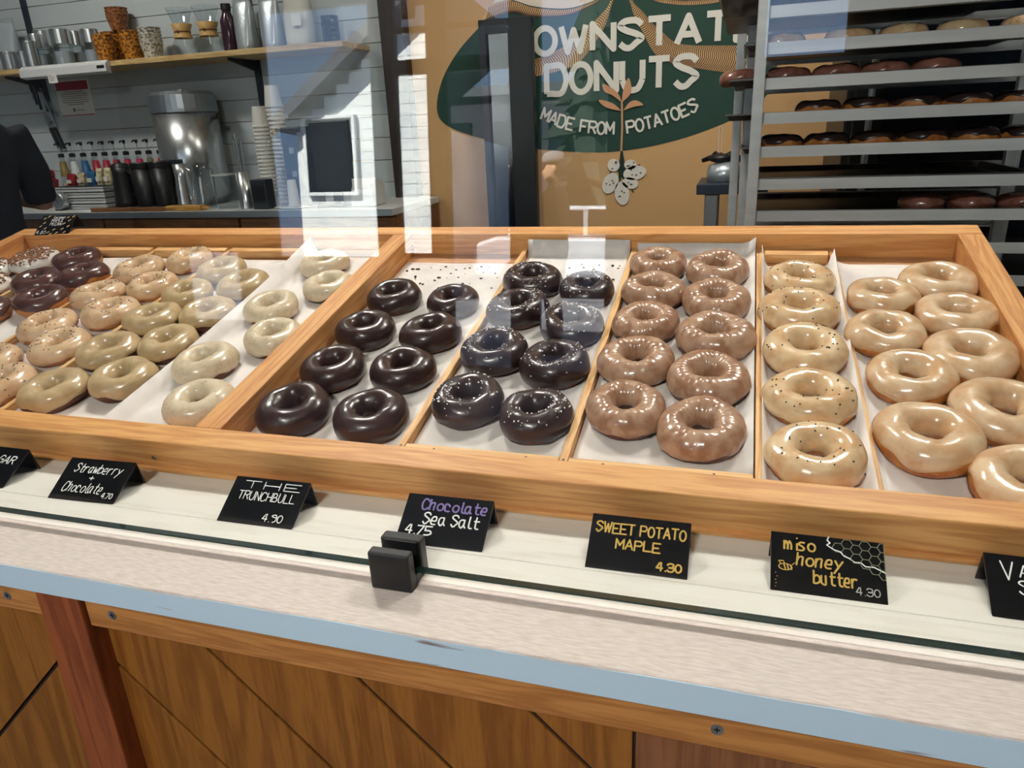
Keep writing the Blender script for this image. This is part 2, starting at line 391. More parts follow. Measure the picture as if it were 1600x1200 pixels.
def write(mb, text, x, y, h, width, to3, wid=None, caps=True, jit=0.0, slant=0.0):
    """text with its left end at (x, y), cap height h, stretched to a total width"""
    tot = sum(gw(c) for c in text)-1.0; sx = width/tot; sy = h/6.0; wid = wid or h*0.13; cx = 0.0
    for ch in text:
        jy = random.uniform(-jit, jit)*h
        k = (gw(ch)-1.2)/4.0 if ch in 'mWMw' else 1.0
        for P in glyph(ch):
            mb.strip([(x+(cx+px*k)*sx+py*sy*slant, y+py*sy+jy) for px, py in P], wid, caps=caps, to3=to3)
        cx += gw(ch)
    return mb

# ================================================================== the room
FLOOR, CEIL, YB, YF, XL, XR = -0.86, 2.05, 3.10, -4.0, -5.0, 2.7
struct(MB().box(XL-0.1, XR+0.1, YF-0.1, YB+0.1, FLOOR-0.1, FLOOR).build('floor', M['floor_con']))
struct(MB().box(XL-0.1, XR+0.1, YF-0.1, YB+0.1, CEIL, CEIL+0.1).build('ceiling', M['ceil_paint']))
struct(MB().box(XL-0.1, XL, YF, YB, FLOOR, CEIL).build('wall_left', M['white_paint']))
struct(MB().box(XR, XR+0.1, YF, YB, FLOOR, CEIL).build('wall_right', M['white_paint']))
wb = struct(MB().box(XL, XR, YB, YB+0.1, FLOOR, CEIL).build('wall_back', M['tan_paint']))
XW = at(612, 150, YB).x                                    # white boarding ends here, tan paint begins
z = FLOOR
while z < CEIL-0.01:                          # lap boards of the white stretch of wall
    h = min(0.096, CEIL-z)
    MB().box(XL, XW, YB-0.014, YB, z+0.0025, z+h).build('wall_board', M['board_line'], wb, bevel=0.0015); z += 0.096
struct(MB().box(XW+0.001, at(648, 150, YB).x, YB-0.06, YB, FLOOR, CEIL).build('trim_1', M['frame_brown'], bevel=0.003))
# shop front with its window bays
bays = [(-4.55, -3.95, -0.52, 0.12), (-3.62, -2.645, 0.03, 1.92), (-2.503, -2.194, 0.06, 1.92), (-2.094, -1.568, -0.80, 1.92),
        (-1.403, -0.862, -0.80, 1.92), (0.07, 0.60, 1.30, 1.92)]
mb = MB(); xs = XL
for (x0, x1, z0, z1) in bays:
    mb.box(xs, x0, YF-0.12, YF, FLOOR, CEIL); mb.box(x0, x1, YF-0.12, YF, FLOOR, z0); mb.box(x0, x1, YF-0.12, YF, z1, CEIL); xs = x1
mb.box(xs, XR, YF-0.12, YF, FLOOR, CEIL)
struct(mb.build('wall_front', M['frame_brown']))
for n, (x0, x1, z0, z1) in enumerate(bays):
    e = struct(empty('window_%d' % (n+1), ((x0+x1)/2, YF-0.06, z0)))
    cx, w2, h = (x0+x1)/2, (x1-x0)/2, z1-z0
    fr = MB().box(-w2, -w2+0.03, -0.03, 0.03, 0, h).box(w2-0.03, w2, -0.03, 0.03, 0, h).box(-w2+0.03, w2-0.03, -0.03, 0.03, 0, 0.03).box(-w2+0.03, w2-0.03, -0.03, 0.03, h-0.03, h)
    fr.build('window_frame', M['dark_door'], e)
    MB().box(-w2+0.03, w2-0.03, -0.004, 0.004, 0.03, h-0.03).build('pane', M['glass'], e)
    if n in (2, 3):
        MB().box(-w2+0.03, w2-0.03, -0.025, 0.025, 1.66-z0, 1.70-z0).box(-w2+0.03, w2-0.03, -0.025, 0.025, 1.38-z0, 1.48-z0).build('crossbar', M['frame_brown'], e)
# ceiling lamps over the counter, plus added fill lamps at customer side and mural
for i, (x, y, zz, p) in enumerate(LAMPS):
    e = empty('ceiling_lamp', (x, y, CEIL), label='slim white ceiling lamp, ' + ['above the chocolate donuts', 'above the glazed donuts', 'over the customer side', 'nearest the left wall', 'before the green mural'][i], cat='lamp')
    MB().box(-0.28, 0.28, -0.10, 0.10, -0.035, 0).box(-0.28, -0.262, -0.10, 0.10, -0.05, -0.035).box(0.262, 0.28, -0.10, 0.10, -0.05, -0.035).build('housing', M['white_plastic'], e, bevel=0.003)
    MB().box(-0.26, 0.26, -0.09, 0.09, -0.043, -0.0352).build('diffuser', M['lamp'], e)

# ================================================================== street outside (seen mirrored in the glass)
struct(MB().box(-30, 30, -40, YF-0.12, FLOOR-0.2, FLOOR-0.04).build('ground', M['asphalt']))
hs = empty('white_house', (-5.4, -9, FLOOR-0.04), label='white clapboard gable house across the street, mirrored in the glass', cat='building')
def gz(x): return 1.80+(x+6.5)*0.73+0.9
k = 0; zz = 0.0
while zz < 4.3:
    xl = max(-6.55, -6.5+(zz+0.16-2.7)/0.73) if zz+0.16 > 2.7 else -6.55
    if xl < -4.34:
        MB().add([(xl+5.4, 0.005, zz), (1.06, 0.005, zz), (1.06, 0.0, zz+0.158), (xl+5.4, 0.0, zz+0.158), (xl+5.4, -0.2, zz), (1.06, -0.2, zz), (1.06, -0.2, zz+0.158), (xl+5.4, -0.2, zz+0.158)],
                 [(0, 1, 2, 3), (7, 6, 5, 4), (0, 4, 5, 1), (3, 2, 6, 7), (0, 3, 7, 4), (1, 5, 6, 2)]).build('siding_board', M['siding'], hs)
    zz += 0.16
MB().prism([(-1.35, 2.55), (1.2, 4.42), (1.2, 4.62), (-1.35, 2.75)], 'y', -4, 0.3).build('roof', M['roof'], hs)
hw_ = MB().box(-0.94, -0.16, -0.12, 0.06, 1.66, 2.72).build('house_window', M['car_glass'], hs)  # added dark pane, so the mirrored house leaves the order screen visible
MB().box(-0.99, -0.94, -0.1, 0.08, 1.61, 2.77).box(-0.16, -0.11, -0.1, 0.08, 1.61, 2.77).box(-0.94, -0.16, -0.1, 0.08, 2.72, 2.77).box(-0.94, -0.16, -0.1, 0.08, 1.61, 1.66).build('window_trim', M['siding'], hw_)
MB().box(-1.15, 1.0, -4, -0.2, 0, 2.6).build('house_body', M['siding'], hs)
def conifer(x, y, h, label):
    e = empty('conifer_tree', (x, y, FLOOR-0.04), label=label, cat='tree', group='evergreens across the street')
    MB().tube([(0, 0, 0), (0, 0, h*0.9)], [0.13, 0.03], 8).build('trunk', M['bark'], e)
    mb = MB(); L = 9
    for k in range(L):
        z0 = h*(0.10+0.86*k/L); r = h*0.22*(1-k/L)+0.12; n = 14; dz = h*0.17
        vs = [(0, 0, z0+dz)]
        for i in range(n):
            a = 2*math.pi*i/n+k; rr = r*(0.72 if i % 2 else 1.0)*random.uniform(0.85, 1.1); vs.append((rr*math.cos(a), rr*math.sin(a), z0-0.06*(i % 2 == 0)))
        vs.append((0, 0, z0+dz*0.25))
        mb.add(vs, [(0, 1+i, 1+(i+1) % n) for i in range(n)]+[(n+1, 1+(i+1) % n, 1+i) for i in range(n)])
    mb.build('foliage', M['leafgreen'], e)
conifer(-3.6, -18, 8.5, 'tall evergreen beside the white house, mirrored in the glass')
conifer(-2.9, -14, 5.2, 'short evergreen left of the parked car, mirrored in the glass')
conifer(-0.9, -17, 6.8, 'tall evergreen behind the parked car, mirrored in the glass')
bb = empty('brick_building', (-3.5, -23, FLOOR-0.04), label='long dark brick building behind the trees, mirrored in the glass', cat='building')
MB().box(-9, 9, -6, 0, 0, 5.2).build('wall', mat('dark brick', lin(62, 60, 70), 0.9, col2=lin(48, 46, 56), scale=8), bb)
MB().box(-9.2, 9.2, -6.2, 0.2, 5.2, 5.5).build('cornice', M['roof'], bb)
for k in range(9):
    for zz_ in (0.9, 3.0):
        f_ = MB().box(-8.3+k*1.9, -7.2+k*1.9, 0.001, 0.06, zz_, zz_+1.4).build('window', M['car_glass'], bb); MB().box(-8.36+k*1.9, -7.14+k*1.9, 0.001, 0.10, zz_-0.08, zz_).build('sill', M['siding'], f_)
car = empty('parked_car', (-1.9, -10.6, FLOOR-0.04), (0, 0, 0), 'silver parked car on the street, mirrored in the glass', 'car')
MB().prism([(-2.1, 0.35), (2.1, 0.35), (2.15, 0.7), (1.9, 0.88), (1.05, 0.95), (-1.7, 0.98), (-2.12, 0.85)], 'y', -0.85, 0.85).build('body', M['car_paint'], car, bevel=0.06)
MB().prism([(-1.6, 0.97), (1.0, 0.96), (0.35, 1.42), (-1.05, 1.44)], 'y', -0.72, 0.72).build('cabin', M['car_paint'], car, bevel=0.05)
for a, b in ((-1.35, -0.35), (-0.27, 0.72)):
    MB().prism([(a, 1.0), (b, 1.0), (min(b, 0.35), 1.36), (max(a, -1.0), 1.37)], 'y', 0.71, 0.735).build('side_window', M['car_glass'], car)
for wx in (-1.35, 1.3):
    for wy in (-0.85, 0.70):
        o = MB().lathe([(0.31, 0), (0.31, 0.15)], 24).build('wheel', M['tyre'], car, loc=(wx, wy+0.15, 0.31)); o.rotation_euler = (math.pi/2, 0, 0)

# ================================================================== counter
ct = empty('display_counter', (0, 0.9, FLOOR), label='wooden display counter with whitewashed top and worn blue edge', cat='counter')
def cpart(mb, name, m, **k):
    o = mb.build(name, m, ct, **k); o.location = (0, -0.9, -FLOOR); return o
X0, X1 = -2.6, 1.5
for (a, b, m) in ((0.4705, 0.6005, 'front_top'), (0.6015, 0.795, 'white_top'), (0.796, 1.02, 'white_top'), (1.021, 1.24, 'white_top'), (1.241, 1.46, 'white_top')):
    if a < 0.48:
        cpart(MB().box(X0, X1, a, 0.5475, -0.0295, 0.0), 'top_plank', M['front_top'], bevel=0.002)
        cpart(MB().box(X0, X1, 0.5477, b, -0.0295, 0.0), 'top_plank', M['white_top'], bevel=0.0006)
    else: cpart(MB().box(X0, X1, a, b, -0.0295, 0.0), 'top_plank', M[m], bevel=0.0008)
mb = MB(); xs = [X0+(X1-X0)*i/140 for i in range(141)]      # painted edge with a wavy worn rim
top = [(x, -0.0012-0.0022*abs(math.sin(x*9)*math.sin(x*23+1))) for x in xs]
for i in range(140):
    (xa, za), (xb, zb) = top[i], top[i+1]
    mb.add([(xa, 0.4698, -0.0300), (xb, 0.4698, -0.0300), (xb, 0.4698, zb), (xa, 0.4698, za), (xa, 0.4712, -0.0300), (xb, 0.4712, -0.0300), (xb, 0.4712, zb), (xa, 0.4712, za)],
           [(0, 1, 2, 3), (3, 2, 6, 7), (0, 4, 5, 1)])
cpart(mb, 'blue_edge_strip', M['blue_edge'])
cpart(MB().box(X0, -0.711, 0.482, 0.5003, -0.072, -0.0297), 'top_rail', M['rail_wood'], bevel=0.0015)
cpart(MB().box(-0.649, X1, 0.482, 0.4993, -0.074, -0.0297), 'top_rail', M['rail_wood'], bevel=0.0015)
cpart(MB().box(-0.710, -0.650, 0.476, 0.520, FLOOR, -0.0297), 'post', M['post_wood'], bevel=0.002)
for sx in (-0.762, -0.614, 0.008, -1.3):
    o = cpart(MB().lathe([(0.0052, 0), (0.0052, 0.0012), (0.0030, 0.0008)], 14), 'screw', M['steel_dull']); o.rotation_euler = (math.pi/2, 0, 0); o.location = (sx, 0.4822-0.9, -0.0535-FLOOR)
    o2 = MB().box(-0.0026, 0.0026, -0.0006, 0.0006, 0.0009, 0.0013).box(-0.0006, 0.0006, -0.0026, 0.0026, 0.0009, 0.0013).build('screw_slot', M['black_plastic'], o)
# chevron planks of the front: clip slanted strips to each bay
def clip(poly, x0, x1, z0, z1):
    def cut(P, f, g):
        out = []
        for i in range(len(P)):
            a, b = P[i], P[(i+1) % len(P)]; fa, fb = f(a), f(b)
            if fa >= 0: out.append(a)
            if fa*fb < 0: t = fa/(fa-fb); out.append((a[0]+(b[0]-a[0])*t, a[1]+(b[1]-a[1])*t))
        return out
    for f in (lambda p: p[0]-x0, lambda p: x1-p[0], lambda p: p[1]-z0, lambda p: z1-p[1]):
        poly = cut(poly, f, None)
        if len(poly) < 3: return None
    return poly
def planks(x0, x1, z0, z1, base, sgn, step=0.181, g=0.0035):
    for k in range(-8, 9):
        a = base+k*step; q = 1.5
        P = [(a+g, -0.09), (a+step-g, -0.09)]
        poly = [(P[0][0]+sgn*q, -0.09-q), (P[1][0]+sgn*q, -0.09-q), (P[1][0]-sgn*q, -0.09+q), (P[0][0]-sgn*q, -0.09+q)]
        poly = clip(poly, x0, x1, z0, z1)
        if poly:
            ar = abs(sum(poly[i][0]*poly[(i+1) % len(poly)][1]-poly[(i+1) % len(poly)][0]*poly[i][1] for i in range(len(poly))))/2
            if ar > 2e-4: cpart(MB().prism(poly, 'y', 0.5005, 0.504), 'plank', M['panel_wood'], bevel=0.0008)
planks(-0.652, -0.063, FLOOR+0.08, -0.050, -0.702, 1)
planks(X0, -0.708, FLOOR+0.08, -0.050, -0.675, -1)
cpart(MB().box(-0.060, X1, 0.4995, 0.504, FLOOR+0.08, -0.050), 'panel', M['panel_brown'], bevel=0.001)
cpart(MB().box(X0, X1, 0.5042, 0.515, FLOOR+0.02, -0.0297), 'backing', mat('dark gap backing', lin(44, 26, 16), 0.9))
cpart(MB().box(X0, X0+0.03, 0.515, 1.44, FLOOR, -0.0297), 'end_panel', M['panel_wood'])
cpart(MB().box(X1-0.03, X1, 0.515, 1.44, FLOOR, -0.0297), 'end_panel', M['panel_wood'])

# ================================================================== glass guard with its clamp
TG = math.radians(3.6)
gp = empty('glass_guard', (0, 0.545, 0.0125), (-TG, 0, 0), 'tall clear sneeze guard pane standing along the counter', 'glass panel')
MB().box(-2.5, 1.4, -0.004, 0.004, 0.0021, 1.35).build('pane', M['glass'], gp)
MB().box(-2.5, 1.4, -0.004, 0.004, 0.0, 0.0020).build('bottom_edge', M['glass_edge'], gp)
cl = empty('glass_clamp', (-0.300, 0.545, 0.0), (0, 0, 0), 'square black metal clamp holding the glass guard', 'clamp')
MB().prism([(-0.0215, 0.0), (-0.0075, 0.0), (-0.0098, 0.0415), (-0.0223, 0.0415)], 'x', -0.0215, 0.0215).build('front_plate', M['black_metal'], cl, bevel=0.0022)
MB().prism([(0.0075, 0.0), (0.0215, 0.0), (0.0195, 0.0415), (0.0055, 0.0415)], 'x', -0.0215, 0.0215).build('back_plate', M['black_metal'], cl, bevel=0.0022)
MB().box(-0.0205, 0.0205, -0.0074, 0.0074, 0.0002, 0.0118).build('base_block', M['black_metal'], cl, bevel=0.001)
MB().box(-0.017, 0.017, 0.0046, 0.0063, 0.018, 0.040).build('gasket', M['black_plastic'], cl)

# ================================================================== slanted donut tray
TILT = math.radians(13.7636); TY0 = 0.6978
def tray(u, v, wv): c, s = math.cos(TILT), math.sin(TILT); return Vector((u, TY0+v*c-wv*s, v*s+wv*c))
tr = empty('display_tray', (0, TY0, 0), (TILT, 0, 0), 'long slanted pine display tray with lanes for donuts', 'tray')
FL = 0.008                                    # top of the tray base
U0, UD0, UD1, U1 = -1.722, -0.680, -0.640, 0.387
V1 = 0.742; HW = 0.051
MB().box(U0+0.036, U1-0.037, 0.036, 0.703, FL-0.007, FL).build('base', M['ply_tray'], tr)
MB().box(U0, U1, 0.0, 0.0365, 0.0004, HW).build('front_board', M['pine_x'], tr, bevel=0.0016)
MB().box(U0, U1, 0.703, V1, -0.004, HW).build('back_board', M['pine_x'], tr, bevel=0.0016)
for (a, b) in ((U0, U0+0.036), (U1-0.037, U1)):
    MB().box(a, b, 0.0370, 0.7025, -0.004, HW-0.0003).build('side_board', M['pine_y'], tr, bevel=0.0016)
MB().box(UD0, UD1, 0.0370, 0.7025, FL, HW-0.0003).build('wide_divider', M['pine_y'], tr, bevel=0.0016)
MB().box(U0, U1, -0.006, -0.0003, 0.0016, 0.0075).build('base_molding', M['pine_x'], tr, bevel=0.001)
DIV = [-1.490, -1.285, -1.080, -0.872, -0.398, -0.184, 0.040, 0.160]
for u in DIV:
    MB().box(u-0.005, u+0.005, 0.0372, 0.700, FL+0.0002, FL+0.0135).build('divider_strip', M['pine_lite_y'], tr, bevel=0.001)
for (a, b) in ((-1.480, -1.292), (-1.278, -1.087), (-1.073, -0.88), (0.048, 0.153)):
    MB().box(a, b, 0.672, 0.690, FL+0.0002, FL+0.017).build('back_rail', M['pine_lite_x'], tr, bevel=0.001)
for (a, b) in ((-0.392, -0.190), (-0.178, 0.033)):
    o = MB().box(a, b, 0.064, 0.0775, FL+0.0002, FL+0.0135).build('front_rail', M['pine_lite_x'], tr, bevel=0.0008)
    for q in (0.2, 0.8):
        MB().lathe([(0.0016, 0), (0.0016, 0.0004)], 8, (a+(b-a)*q, 0.0705, FL+0.0134)).build('nail_head', M['dark_track'], o)
for u in (-0.398, -0.184):
    MB().lathe([(0.0017, 0), (0.0017, 0.0004)], 8, (u, 0.072, FL+0.0136)).build('nail_head', M['dark_track'], tr)
o = MB().lathe([(0.003, 0), (0.003, 0.0008), (0.0015, 0.0005)], 10).build('screw', M['steel_dull'], tr); o.rotation_euler = (math.pi/2, 0, 0); o.location = (-0.73, -0.0002, 0.022)
# wedge supports under the raised back of the tray
for u in (U0+0.2, -0.66, U1-0.2):
    a = TY0+0.42; b = TY0+0.70
    mb = MB(); c, s = math.cos(TILT), math.sin(TILT)
    poly = [(0.40, 0.0), (0.70, 0.0)]
    P = [(v*c+0.0005*s, v*s-0.0005*c) for v in (0.40, 0.68)]
    mb2 = MB().prism([(P[0][0], -0.0), (P[1][0], -0.0), (P[1][0], P[1][1]-0.0022), (P[0][0], P[0][1]-0.0022)], 'x', u-0.02, u+0.02)
    tag(mb2.build('tray_riser', M['pine_y'], None, loc=(0, TY0, 0.0002)), {0: 'pine riser block under the left part of the tray', 1: 'pine riser block under the wide divider', 2: 'pine riser block under the right part of the tray'}[[U0+0.2, -0.66, U1-0.2].index(u)], 'riser')

# ------------------------------------------------------------------ parchment liners
def liner(label, u0, u1, v0, v1, el=0.0, er=0.0, back=0.0, fl=0.012, skew=0.0, elb=0.0, erb=0.0):
    nu, nv = 18, 34; vs = []; fs = []; ph = random.uniform(0, 6)
    for j in range(nv+1):
        t = j/nv; v = v0+(v1-v0)*t
        wb_ = 0.0
        if back and v > 0.690:                # runs up the back board
            wb_ = v-0.690; v = 0.690+0.010*(1-math.exp(-wb_*60))
        for i in range(nu+1):
            s = i/nu; u = u0+(u1-u0)*s+skew*t
            e1 = (el+elb*t**3)*max(0, 1-s/0.10)**1.6; e2 = (er+erb*t**3)*max(0, (s-0.90)/0.10)**1.6
            wv = FL+0.0006+e1+e2+wb_+0.0006*(1+math.sin(9*s+ph+5*t)*math.sin(11*t+ph))
            vs.append((u, v, wv))
    for j in range(nv):
        for i in range(nu): a = j*(nu+1)+i; fs.append((a, a+1, a+nu+2, a+nu+1))
    o = MB().add(vs, fs).build('parchment_liner', M['paper'], None, smooth=True, loc=(0, TY0, 0)); o.rotation_euler = (TILT, 0, 0)
    so = o.modifiers.new('thickness', 'SOLIDIFY'); so.thickness = 0.0003; so.offset = 1
    tag(o, label, 'paper'); return o
liner('parchment sheet under the vanilla glazed donuts', 0.1665, 0.3485, 0.0385, 0.668, el=0.006)
liner('parchment sheet curling up both sides of the seeded honey donuts', 0.042, 0.1585, 0.0385, 0.655, el=0.020, er=0.018, elb=0.022, erb=0.018)
liner('parchment sheet under the ridged maple donuts', -0.177, 0.033, 0.079, 0.716, er=0.012, back=1)
liner('parchment sheet under the salted chocolate donuts', -0.391, -0.191, 0.079, 0.722, back=1)
liner('crumb strewn parchment sheet under the plain dark chocolate donuts', -0.637, -0.405, 0.0385, 0.655)
liner('parchment sheet under the cream speckled donuts', -0.864, -0.682, 0.0385, 0.680, el=0.024, elb=0.02)
liner('parchment sheet under the olive tan donuts', -1.074, -0.878, 0.0385, 0.660)
liner('parchment sheet under the seeded tan donuts', -1.279, -1.086, 0.0385, 0.664)
liner('parchment sheet under the milk chocolate donuts', -1.484, -1.291, 0.0385, 0.664)
liner('parchment sheet under the nut topped donuts', -1.684, -1.496, 0.0385, 0.62)
mb = MB()                                     # chocolate crumbs on the dark chocolate liner and in the salted lane
for i in range(70):
    u, v = (random.uniform(-0.62, -0.42), random.uniform(0.53, 0.64)) if i < 48 else (random.uniform(-0.30, -0.20), random.uniform(0.58, 0.66))
    r = random.uniform(0.0006, 0.0022) if i % 5 else random.uniform(0.002, 0.0032); mb.ball((u, v, FL+0.0022+r*0.3), (r*random.uniform(0.7, 1.8), r, r*0.5), 6, 4)
M['crumb'] = mat('chocolate crumbs', lin(48, 28, 26), 0.6)
o = mb.build('chocolate_crumbs', M['crumb'], None, loc=(0, TY0, 0)); o.rotation_euler = (TILT, 0, 0); tag(o, 'dark chocolate crumbs scattered at the back of the paper', 'crumbs'); o['kind'] = 'stuff'

# ================================================================== donuts
def icing_mat(name, a, b=None, rough=0.22, scale=120.0, coat=0.5, bump=0.55, bscale=60.0, lo=0.4, hi=0.62, sss=0.0, spec=0.5):
    return mat(name, lin(*a), rough, col2=lin(*(b or a)), scale=scale, bump=bump, bscale=bscale, coat=coat, lo=lo, hi=hi, sss=sss, rand=5.0, spec=spec)
DOUGH = icing_mat('fried dough', (196, 130, 62), (164, 96, 40), 0.5, 60, 0.0, 0.3)
DOUGH_DK = icing_mat('fried cake dough', (104, 58, 36), (82, 44, 28), 0.55, 60, 0.0, 0.3)
KIND = {
 'A': dict(mat=icing_mat('vanilla glaze', (222, 194, 160), (204, 164, 122), 0.24, 40, 0.5), dough=DOUGH, top=None, lo=-6),
 'B': dict(mat=icing_mat('honey glaze', (224, 196, 156), (208, 168, 124), 0.24, 40, 0.5), dough=DOUGH, top='seed', n=26, lo=-28),
 'C': dict(mat=icing_mat('maple glaze', (186, 152, 126), (158, 116, 90), 0.28, 60, 0.5), dough=DOUGH_DK, top=None, ridge=1, lo=-30),
 'D': dict(mat=icing_mat('salted chocolate glaze', (58, 42, 42), (46, 32, 34), 0.30, 40, 0.25), dough=DOUGH_DK, top='salt', n=85, lo=-40),
 'E': dict(mat=icing_mat('dark chocolate glaze', (62, 42, 40), (50, 33, 33), 0.30, 40, 0.25), dough=DOUGH_DK, top=None, lo=-42),
 'F': dict(mat=icing_mat('speckled cream glaze', (214, 197, 168), (192, 172, 140), 0.34, 110, 0.25, lo=0.52, hi=0.75), dough=DOUGH_DK, top='fleck', n=28, lo=-32, rough=1),
 'G': dict(mat=icing_mat('olive tan glaze', (198, 174, 134), (182, 156, 116), 0.28, 45, 0.4), dough=DOUGH_DK, top=None, lo=-18),
 'H': dict(mat=icing_mat('tan glaze', (222, 192, 156), (206, 168, 130), 0.28, 45, 0.4), dough=DOUGH, top='seed', n=34, lo=-30),
 'I': dict(mat=icing_mat('milk chocolate icing', (92, 58, 50), (78, 46, 40), 0.26, 40, 0.4), dough=DOUGH, top=None, lo=-5),
 'J': dict(mat=icing_mat('white icing', (230, 226, 220), (222, 216, 208), 0.35, 40, 0.2), dough=DOUGH, top='nut', n=260, lo=-22),
 'R': dict(mat=icing_mat('red brown glaze', (150, 100, 86), (122, 76, 64), 0.25, 40, 0.5), dough=DOUGH_DK, top=None, lo=-15),
 'K': dict(mat=icing_mat('very dark glaze', (52, 38, 36), (42, 30, 30), 0.3, 40, 0.3), dough=DOUGH, top=None, lo=8)}
M['seed'] = mat('black sesame seed', lin(38, 34, 34), 0.5)
M['salt'] = mat('salt flakes', lin(236, 232, 232), 0.3)
M['fleck'] = mat('brown flecks', lin(104, 84, 64), 0.6)
M['nut'] = mat('chopped pecans', lin(170, 120, 78), 0.6, col2=lin(120, 78, 46), scale=140)
M['caramel'] = mat('caramel drizzle', lin(150, 74, 34), 0.18, coat=0.5)
RMAJ, TA, TB = 0.0332, 0.0194, 0.0195
class DShape:
    def __init__(s, seed, ridge=0, rough=0):
        r = random.Random(seed); s.p = [r.uniform(0, 6.28) for _ in range(14)]; s.a = [r.uniform(0.4, 1.0) for _ in range(14)]; s.ridge = ridge; s.rough = rough; s.nr = r.choice((22, 26, 30))
    def pt(s, th, ph, off=0.0):
        p, a = s.p, s.a
        R = RMAJ*(1+0.045*a[0]*math.sin(2*th+p[0])+0.032*a[1]*math.sin(3*th+p[1]))
        A = TA*(1+0.070*a[2]*math.sin(2*th+p[2])+0.045*a[3]*math.sin(5*th+p[3]))
        B = TB*(1+0.085*a[4]*math.sin(th+p[4])+0.055*a[5]*math.sin(4*th+p[5]))
        b = 1+0.012*math.sin(7*th+p[6]+3*ph)+0.015*math.sin(4*ph+3*th+p[7])
        if s.ridge and math.sin(ph) > -0.6: b += 0.022*math.sin(s.nr*th+p[8]+0.8*math.sin(3*th))*(0.4+0.6*math.sin(2*th+p[9])**2)
        if s.rough: b += 0.010*math.sin(13*th+5*ph+p[10])*math.sin(9*ph+p[11])
        c, q = math.cos(ph), math.sin(ph)
        x = (A+off)*b*c; z = (B+off)*b*q
        if c < 0: x *= 0.92
        lim = -0.66*B
        if z < lim: z = lim+(z-lim)*0.22
        r_ = max(R+x, 0.004)
        return Vector((r_*math.cos(th), r_*math.sin(th), z+0.66*TB+0.34*0.22*TB))
def make_donut(kind, seed):
    K = KIND[kind]; NT = 120 if K.get('ridge') else 48; S = DShape(seed, K.get('ridge', 0), K.get('rough', 0)); rnd = random.Random(seed*7+1)
    def ring(phis, f):
        vs = []; fs = []; n = len(phis)
        for i in range(NT):
            for j in range(n): vs.append(f(2*math.pi*i/NT, j))
        return vs, n
    nv = 16; vs = [S.pt(2*math.pi*i/NT, 2*math.pi*j/nv) for i in range(NT) for j in range(nv)]
    fs = [(i*nv+j, ((i+1) % NT)*nv+j, ((i+1) % NT)*nv+(j+1) % nv, i*nv+(j+1) % nv) for i in range(NT) for j in range(nv)]
    dough = MB().add(vs, fs).mesh('dough', K['dough'], True)
    # icing shell: from low on the outside over the top into the hole, with a wavy dripping rim
    p = [rnd.uniform(0, 6.28) for _ in range(6)]; n = 16; vs = []
    for i in range(NT):
        th = 2*math.pi*i/NT
        d = math.radians(K['lo']+11*math.sin(3*th+p[0])+7*math.sin(5*th+p[1])+5*math.sin(9*th+p[2])); e = math.radians(205+8*math.sin(3*th+p[3]))
        for j in range(n):
            t = j/(n-1); ph = d+(e-d)*t
            off = 0.0013
            if j == 0 or j == n-1: off = -0.0015
            elif j == 1: off = 0.0016
            vs.append(S.pt(th, ph, off))
    fs = [(i*n+j, ((i+1) % NT)*n+j, ((i+1) % NT)*n+j+1, i*n+j+1) for i in range(NT) for j in range(n-1)]
    ic = MB().add(vs, fs).mesh('icing', K['mat'], True)
    out = [('dough', dough, None), ('icing', ic, None)]
    if K['top']:
        mb = MB(); mb2 = None; cl_ = [(rnd.uniform(0, 6.28), rnd.uniform(55, 115)) for _ in range(3)]
        for k in range(K['n']):
            th = rnd.uniform(0, 6.28); ph = math.radians(rnd.gauss(82, 32))
            if K['top'] == 'salt' and k % 2: c_ = rnd.choice(cl_); th = c_[0]+rnd.gauss(0, 0.35); ph = math.radians(c_[1]+rnd.gauss(0, 12))
            if K['top'] == 'nut': ph = math.radians(rnd.uniform(35, 150))
            q = S.pt(th, ph, 0.0015)
            if K['top'] == 'seed': mb.ball(q, (rnd.uniform(0.0009, 0.0015), rnd.uniform(0.0009, 0.0015), 0.0009), 6, 4)
            elif K['top'] == 'salt':
                r = rnd.uniform(0.0005, 0.0012); mb.box(q.x-r, q.x+r, q.y-r*0.8, q.y+r*0.8, q.z-r*0.4, q.z+r*0.7)
            elif K['top'] == 'fleck': r = rnd.uniform(0.0003, 0.0006); mb.ball(q, (r*1.6, r, r*0.6), 5, 3)
            else:
                r = rnd.uniform(0.0016, 0.0034); mb.ball(q+Vector((0, 0, 0.0008)), (r*rnd.uniform(0.7, 1.5), r*rnd.uniform(0.7, 1.3), r*0.8), 5, 4)
        nm = {'seed': 'black_seeds', 'salt': 'salt_flakes', 'fleck': 'flecks', 'nut': 'chopped_nuts'}[K['top']]
        out.append((nm, mb.mesh(nm, M[K['top']]), 'stuff'))
        if K['top'] == 'nut':
            mb2 = MB()
            for k in range(4):
                y0 = -0.04+0.026*k; pts = []
                for j in range(24):
                    x = -0.049+0.098*j/23; y = y0+0.006*math.sin(j*0.9+k); rr = math.hypot(x, y); th = math.atan2(y, x)
                    if 0.014 < rr < 0.0505:
                        c_ = max(-1, min(1, (rr-RMAJ)/(TA*1.02))); q = S.pt(th, math.acos(c_), 0.0026); pts.append(q)
                    else:
                        if len(pts) > 2: mb2.tube(pts, 0.0011, 6)
                        pts = []
                if len(pts) > 2: mb2.tube(pts, 0.0011, 6)
            out.append(('caramel_drizzle', mb2.mesh('caramel_drizzle', M['caramel'], True), None))
    return out
VAR = {k: [make_donut(k, 100*i+ord(k)) for i in range(4)] for k in KIND}
